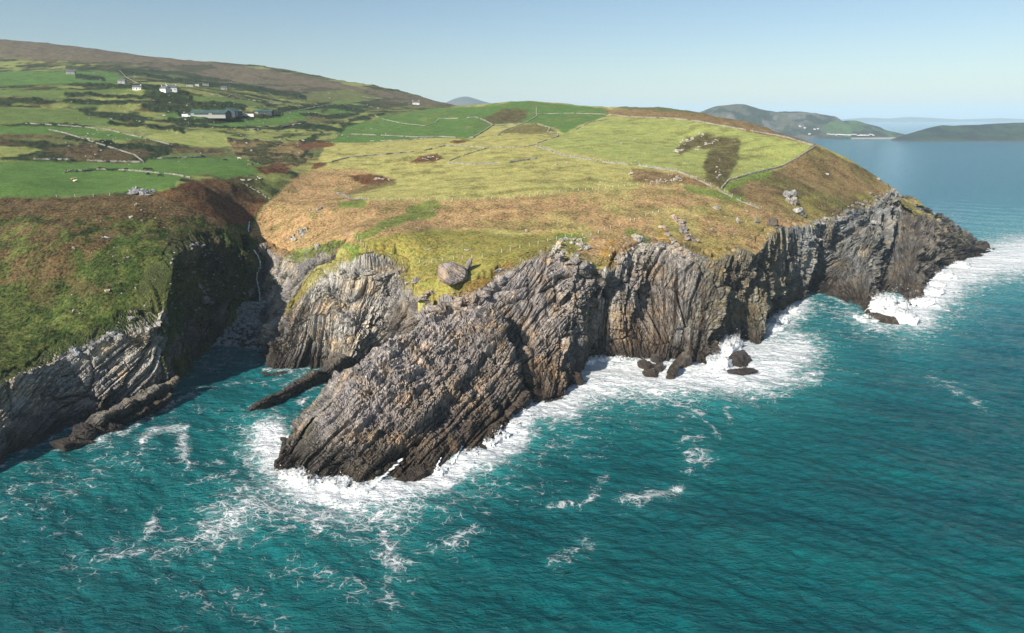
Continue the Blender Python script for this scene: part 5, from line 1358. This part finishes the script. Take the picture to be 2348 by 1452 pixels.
def gable(L, W_, H, R):
    V = [(-L/2,-W_/2,-1.5),(L/2,-W_/2,-1.5),(L/2,W_/2,-1.5),(-L/2,W_/2,-1.5),(-L/2,-W_/2,H),(L/2,-W_/2,H),(L/2,W_/2,H),(-L/2,W_/2,H),(-L/2,0,H+R),(L/2,0,H+R)]
    return V, [(0,1,5,4),(2,3,7,6),(1,2,6,9,5),(3,0,4,8,7)]
def roof_geo(L, W_, H, R, ov=0.25, t=0.18):
    V = []; 
    for s in (-1, 1):
        x = s * (L/2 + ov)
        V += [(x,-W_/2-ov,H-ov*R/(W_/2)+0.02),(x,0,H+R+0.02),(x,W_/2+ov,H-ov*R/(W_/2)+0.02),(x,-W_/2-ov,H-ov*R/(W_/2)+t),(x,0,H+R+t*1.3),(x,W_/2+ov,H-ov*R/(W_/2)+t)]
    return V, [(3,9,10,4),(4,10,11,5),(0,1,7,6),(1,2,8,7),(0,6,9,3),(2,5,11,8),(0,3,4,1),(1,4,5,2),(6,7,10,9),(7,8,11,10)]
def house(px, py, L, W_, H, R, rz, label, wall=MAT_WHITE, roof=MAT_SLATE, chims=(-0.5, 0.5), wins=3, cat='house', name='house', door=True):
    root = link(bpy.data.objects.new(name, None)); root.location = ground(px, py); root.rotation_euler = (0, 0, rz); tag(root, label, cat)
    mesh_obj('wall', [gable(L, W_, H, R)], wall, root)
    if roof:
        rf = mesh_obj('roof', [roof_geo(L, W_, H, R)], roof, root)
        for c in chims:
            x = c * (L - 1.0)
            mesh_obj('chimney', [bx(x-0.45, x+0.45, -0.4, 0.4, H+R-0.5, H+R+1.1)], wall, rf)
    for i in range(wins):
        x = (i + 0.5) / wins * L - L/2
        if door and i == wins // 2:
            mesh_obj('door', [bx(x-0.5, x+0.5, -W_/2-0.04, -W_/2+0.1, 0, 2.0)], MAT_DARKW, root); continue
        w = mesh_obj('window', [bx(x-0.62, x+0.62, -W_/2-0.05, -W_/2+0.1, 0.85, 2.05)], MAT_WHITE, root)
        mesh_obj('pane', [bx(x-0.48, x+0.48, -W_/2-0.07, -W_/2+0.05, 0.98, 1.92)], MAT_GLASS, w)
    return root
house(379, 210, 10.5, 6.0, 3.0, 2.6, -0.5, 'white farmhouse with slate roof, left half of the bright pair')
house(394, 209, 11.0, 6.2, 3.4, 2.8, 0.35, 'white farmhouse with its bright gable end, right half of the pair')
house(316, 206, 9.0, 5.0, 2.6, 2.0, 0.1, 'small pale cottage left of the white farmhouse', chims=(0.5,))
house(163, 170, 12.0, 7.0, 3.2, 2.6, 0.3, 'grey-roofed house at the far left of the hillside', wall=MAT_STONEW)
house(436, 199, 9, 5.0, 2.4, 1.8, 0.2, 'roofless white ruin, left end of the hillside row', wall=MAT_CONC, roof=None, wins=2, door=False, cat='ruin', name='ruined_cottage')
house(455, 198, 8, 5.0, 2.6, 2.2, -0.4, 'grey ruined cottage with two gables, middle of the hillside row', wall=MAT_STONEW, roof=None, wins=2, door=False, cat='ruin', name='ruined_cottage')
house(472, 197, 8, 5.0, 3.0, 2.4, 0.5, 'stone ruin at the right end of the hillside row', wall=MAT_STONEW, roof=None, wins=2, door=False, cat='ruin', name='ruined_cottage')
house(954, 240, 11, 6.0, 3.0, 2.4, 0.1, 'tiny white house on the dark moor slope')
house(281, 190, 9, 5.5, 2.4, 1.8, 0.0, 'stone byre beside the top left pasture wall', wall=MAT_STONEW, chims=())
house(514, 205, 8, 5.0, 2.4, 1.8, 0.3, 'grey stone shed on the slope right of the ruins', wall=MAT_STONEW, chims=(), wins=2)
def barn(px, py, L, W_, H, R, rz, label, low, gab=MAT_DARKW):
    root = link(bpy.data.objects.new('barn', None)); root.location = ground(px, py); root.rotation_euler = (0, 0, rz); tag(root, label, 'barn')
    mesh_obj('wall', [gable(L, W_, H, R)], gab, root); mesh_obj('roof', [roof_geo(L, W_, H, R, 0.5, 0.2)], MAT_GREENR, root)
    if low: mesh_obj('plinth', [bx(-L/2, L/2, -W_/2-0.12, -W_/2+0.2, -1.5, 1.9)], MAT_CONC, root)
    n = int(L / 6)
    for i in range(n):
        x = (i + 0.5) / n * L - L/2
        mesh_obj('door', [bx(x-1.8, x+1.8, -W_/2-0.06 - (0.12 if low else 0), -W_/2+0.1, 0 if not low else 2.0, H-0.3)], MAT_DARKW if i % 3 else MAT_CONC, root)
    return root
barn(484, 268, 38, 13, 3.8, 2.6, -0.08, 'long barn with dark green roof and pale lower wall', True)
barn(530, 266, 15, 18, 4.6, 3.4, 1.45, 'taller dark gabled barn at the right end of the long one', False)
barn(605, 262, 20, 8, 3.0, 1.5, 0.05, 'low dark shed beyond the barn yard', False)
yw = link(bpy.data.objects.new('yard_wall', None)); yw.location = ground(567, 266); tag(yw, 'white concrete yard wall right of the dark gabled barn', 'wall')
mesh_obj('panel', [bx(-8, -0.1, -0.2, 0.2, -1, 2.6)], MAT_WHITE, yw); mesh_obj('panel', [bx(0.1, 7, -0.2, 0.2, -1, 2.2)], MAT_WHITE, yw)
# pickup by the barn
MAT_CAR = flat_material('white paint', (0.75, 0.76, 0.78), 0.35, 0.05)
MAT_TYRE = flat_material('tyre rubber', (0.02, 0.02, 0.02), 0.9)
vr = link(bpy.data.objects.new('parked_van', None)); vr.location = ground(428, 270) + Vector((0, 0, 0.1)); vr.rotation_euler = (0, 0, 0.1); vr.scale = (1.5, 1.5, 1.5)
tag(vr, 'white van parked in the green field left of the barns', 'van')
mesh_obj('body', [bx(-2.6, 1.5, -0.95, 0.95, 0.45, 2.3), bx(1.5, 2.6, -0.92, 0.92, 0.45, 1.35)], MAT_CAR, vr)
mesh_obj('windscreen', [([(1.5,-.85,1.35),(2.2,-.85,1.35),(2.2,.85,1.35),(1.5,.85,1.35),(1.5,-.8,2.2),(1.62,-.8,2.2),(1.62,.8,2.2),(1.5,.8,2.2)], [(0,1,5,4),(1,2,6,5),(2,3,7,6),(4,5,6,7)])], MAT_GLASS, vr)
for x in (-1.6, 1.6):
    for y in (-0.9, 0.9):
        k = 12; V = [(x + 0.38 * math.cos(2*math.pi*i/k), y + dy, 0.38 + 0.38 * math.sin(2*math.pi*i/k)) for dy in (-0.12, 0.12) for i in range(k)]
        mesh_obj('wheel', [(V, [(i, (i+1) % k, k + (i+1) % k, k + i) for i in range(k)] + [tuple(range(k)), tuple(range(2*k-1, k-1, -1))])], MAT_TYRE, vr)
# caravans and houses across the bay
cvm = None
def caravan_mesh():
    V, F_ = join([bx(-4.5, 4.5, -1.6, 1.6, 0.5, 3.0), bx(-4.3, 4.3, -1.3, 1.3, 3.0, 3.35), bx(-3.5, 3.5, -1.4, 1.4, 0, 0.5)])
    me = bpy.data.meshes.new('caravan'); me.from_pydata(V, [], F_); me.materials.append(MAT_WHITE); return me
CV = caravan_mesh()
bpy.context.view_layer.update(); DG = bpy.context.evaluated_depsgraph_get()
for i in range(30):
    px = 1898 + i * 3.6 + RNG.uniform(-0.6, 0.6); py = 309.5 + RNG.uniform(-1.6, 1.4) + (i > 12) * 1.0
    p, _ = hit(px, py)
    if p is None or p.y > 3900: continue
    o = link(bpy.data.objects.new('caravan', CV)); o.location = p; o.rotation_euler = (0, 0, RNG.uniform(-0.5, 0.5))
    tag(o, 'tiny white holiday caravan in the row behind the far beach', 'caravan', 'caravans behind the far beach')
def far_house(px, py, lb):
    p, _ = hit(px, py)
    if p is None: return
    root = link(bpy.data.objects.new('house', None)); root.location = p; root.rotation_euler = (0, 0, RNG.uniform(-0.4, 0.4)); root['label'] = lb; root['category'] = 'house'
    mesh_obj('wall', [gable(9.5, 6, 3.4, 2.2)], MAT_WHITE, root); mesh_obj('roof', [roof_geo(9.5, 6, 3.4, 2.2)], MAT_SLATE, root)
for px, py, lb in [(1846,294,'white house on the far hillside, left of the village'), (1868,297,'long white house in the far village above the beach'), (1875,296,'white house at the right end of the far village'), (1856,308,'white house close to the far shore'), (2043,290,'white house on the low islet'), (1834,290,'pale house highest on the far hillside')]:
    far_house(px, py, lb)

# ------------------------------------------------------------------ cattle
def cow_mesh(pose, mat_fn):
    J = {}; E = []; Rr = []
    if pose == 'graze':
        pts_ = [(0,0,1.05,.36),(-.75,0,1.1,.36),(-1.0,0,1.1,.22),(.55,0,1.05,.38),(.95,0,1.0,.25),(1.3,0,.65,.17),(1.5,0,.32,.15),(1.62,0,.14,.10)]
        ed = [(0,1),(1,2),(0,3),(3,4),(4,5),(5,6),(6,7)]
        legs = [(3,.6,.2),(3,.6,-.2),(1,-.8,.2),(1,-.8,-.2)]
    else:
        pts_ = [(0,0,.52,.42),(-.75,0,.5,.38),(-1.0,0,.45,.24),(.55,0,.58,.40),(.92,0,.75,.24),(1.2,0,1.0,.18),(1.45,0,.98,.15),(1.65,0,.88,.10)]
        ed = [(0,1),(1,2),(0,3),(3,4),(4,5),(5,6),(6,7)]
        legs = []
    P = [p[:3] for p in pts_]; Rr = [p[3] for p in pts_]
    for b_, x, y in legs:
        i = len(P); P += [(x, y, .62), (x + (-.05 if x < 0 else .0), y, .34), (x + .02, y, .04)]; Rr += [.15, .085, .08]; ed += [(b_, i), (i, i+1), (i+1, i+2)]
    if not legs:
        for x, y in ((.55,.35),(-.6,.4)):
            i = len(P); P += [(x, y, .2), (x+.35, y+.05, .1)]; Rr += [.14, .08]; ed += [(3 if x > 0 else 1, i), (i, i+1)]
    for y in (.16,-.16):
        i = len(P); h_ = P[6]; P += [(h_[0]-.1, y*1.5, h_[2]+.14)]; Rr += [.05]; ed += [(6, i)]
    i = len(P); P += [(-1.1, 0, .75 if legs else .35), (-1.13, 0, .4 if legs else .15)]; Rr += [.04, .04]; ed += [(2, i), (i, i+1)]
    me = bpy.data.meshes.new('cow'); me.from_pydata(P, ed, [])
    o = bpy.data.objects.new('cow', me); COL.objects.link(o)
    sk = o.modifiers.new('s', 'SKIN'); o.modifiers.new('u', 'SUBSURF').levels = 1
    for v, r_ in zip(me.skin_vertices[0].data, Rr): v.radius = (r_, r_)
    me.skin_vertices[0].data[0].use_root = True
    bpy.context.view_layer.update()
    ev = o.evaluated_get(bpy.context.evaluated_depsgraph_get()); out = bpy.data.meshes.new_from_object(ev)
    bpy.data.objects.remove(o); out.name = 'cow'
    return out
MAT_BLACK = flat_material('black hide', (0.018, 0.016, 0.015), 0.8)
MAT_CREAM = flat_material('cream hide', (0.62, 0.58, 0.50), 0.8)
MAT_TANH = flat_material('tan and white hide', (0.42, 0.26, 0.13), 0.8, 0.7, 1.1)
CG, CL_ = cow_mesh('graze', None), cow_mesh('lie', None)
def cow(px, py, mat, rz, label, lie=False):
    me = (CL_ if lie else CG).copy(); me.materials.clear(); me.materials.append(mat)
    o = link(bpy.data.objects.new('cow', me)); o.location = ground(px, py); o.rotation_euler = (0, 0, rz); o.scale = (1.15,) * 3
    tag(o, label, 'cow', 'cattle in the left pasture')
for a in [(334, 391, MAT_BLACK, 0.2, 'black cow grazing, left of the close pair by the wall'), (344, 391, MAT_BLACK, 0.1, 'black cow grazing, right of the close pair by the wall'), (340, 402, MAT_BLACK, 2.6, 'black cow alone just below the close pair'),
          (368, 406, MAT_BLACK, 0.4, 'dark cow facing away in the lower pasture near the knoll'), (517, 370, MAT_BLACK, 0.3, 'black cow alone high in the pasture towards the knoll'), (577, 380, MAT_BLACK, 2.8, 'black cow at the right end of the pasture beside a tan calf'),
          (572, 381, MAT_TANH, 0.3, 'tan calf beside the black cow at the pasture end'), (549, 366, MAT_CREAM, 0.2, 'white cow near the top right of the pasture'), (464, 361, MAT_BLACK, 0.0, 'black cow by the wall at the pasture top')]:
    cow(*a)
cow(172, 417, MAT_CREAM, -0.2, 'cream cow lying at the far left of the pasture', True)
cow(168, 413, MAT_TANH, 0.5, 'tan cow lying behind the cream one', True)

# ------------------------------------------------------------------ loose pale stones through the turf: too many and too small to count
Vs, Fs, o_ = [], [], 0
V1, F1 = ICO[1]
r_ = np.random.default_rng(77)
for (x0, y0, x1, y1, n) in [(620,470,1000,600,60),(1250,540,1560,600,160),(880,620,1060,700,60),(1560,470,2050,540,120),(150,470,400,760,60),(390,570,590,720,130),(1240,310,1700,420,40),(150,180,900,330,260),(150,230,700,380,120),(590,600,760,650,50),(760,610,900,640,50)]:
    for _ in range(n):
        px, py = r_.uniform(x0, x1), r_.uniform(y0, y1)
        p, nr_ = hit(px, py)
        if p is None or p.z < 3: continue
        k = (0.22 + 0.5 * r_.random() ** 2.5) * (1 + (p.y > 420) * 0.9)
        V = V1 * (1 + 0.3 * r_.normal(size=(len(V1), 1)) * 0.6) * np.array([k * r_.uniform(0.8, 1.6), k, k * r_.uniform(0.5, 0.9)])
        Vs.append(rotz(V, r_.uniform(0, 6)) + np.array(p)); Fs.append(F1 + o_); o_ += len(V)
tag(link(bpy.data.objects.new('loose_stones', np_mesh('loose_stones', np.concatenate(Vs), np.concatenate(Fs), MAT_WALL))), 'pale loose stones scattered through turf and heather', kind='stuff')
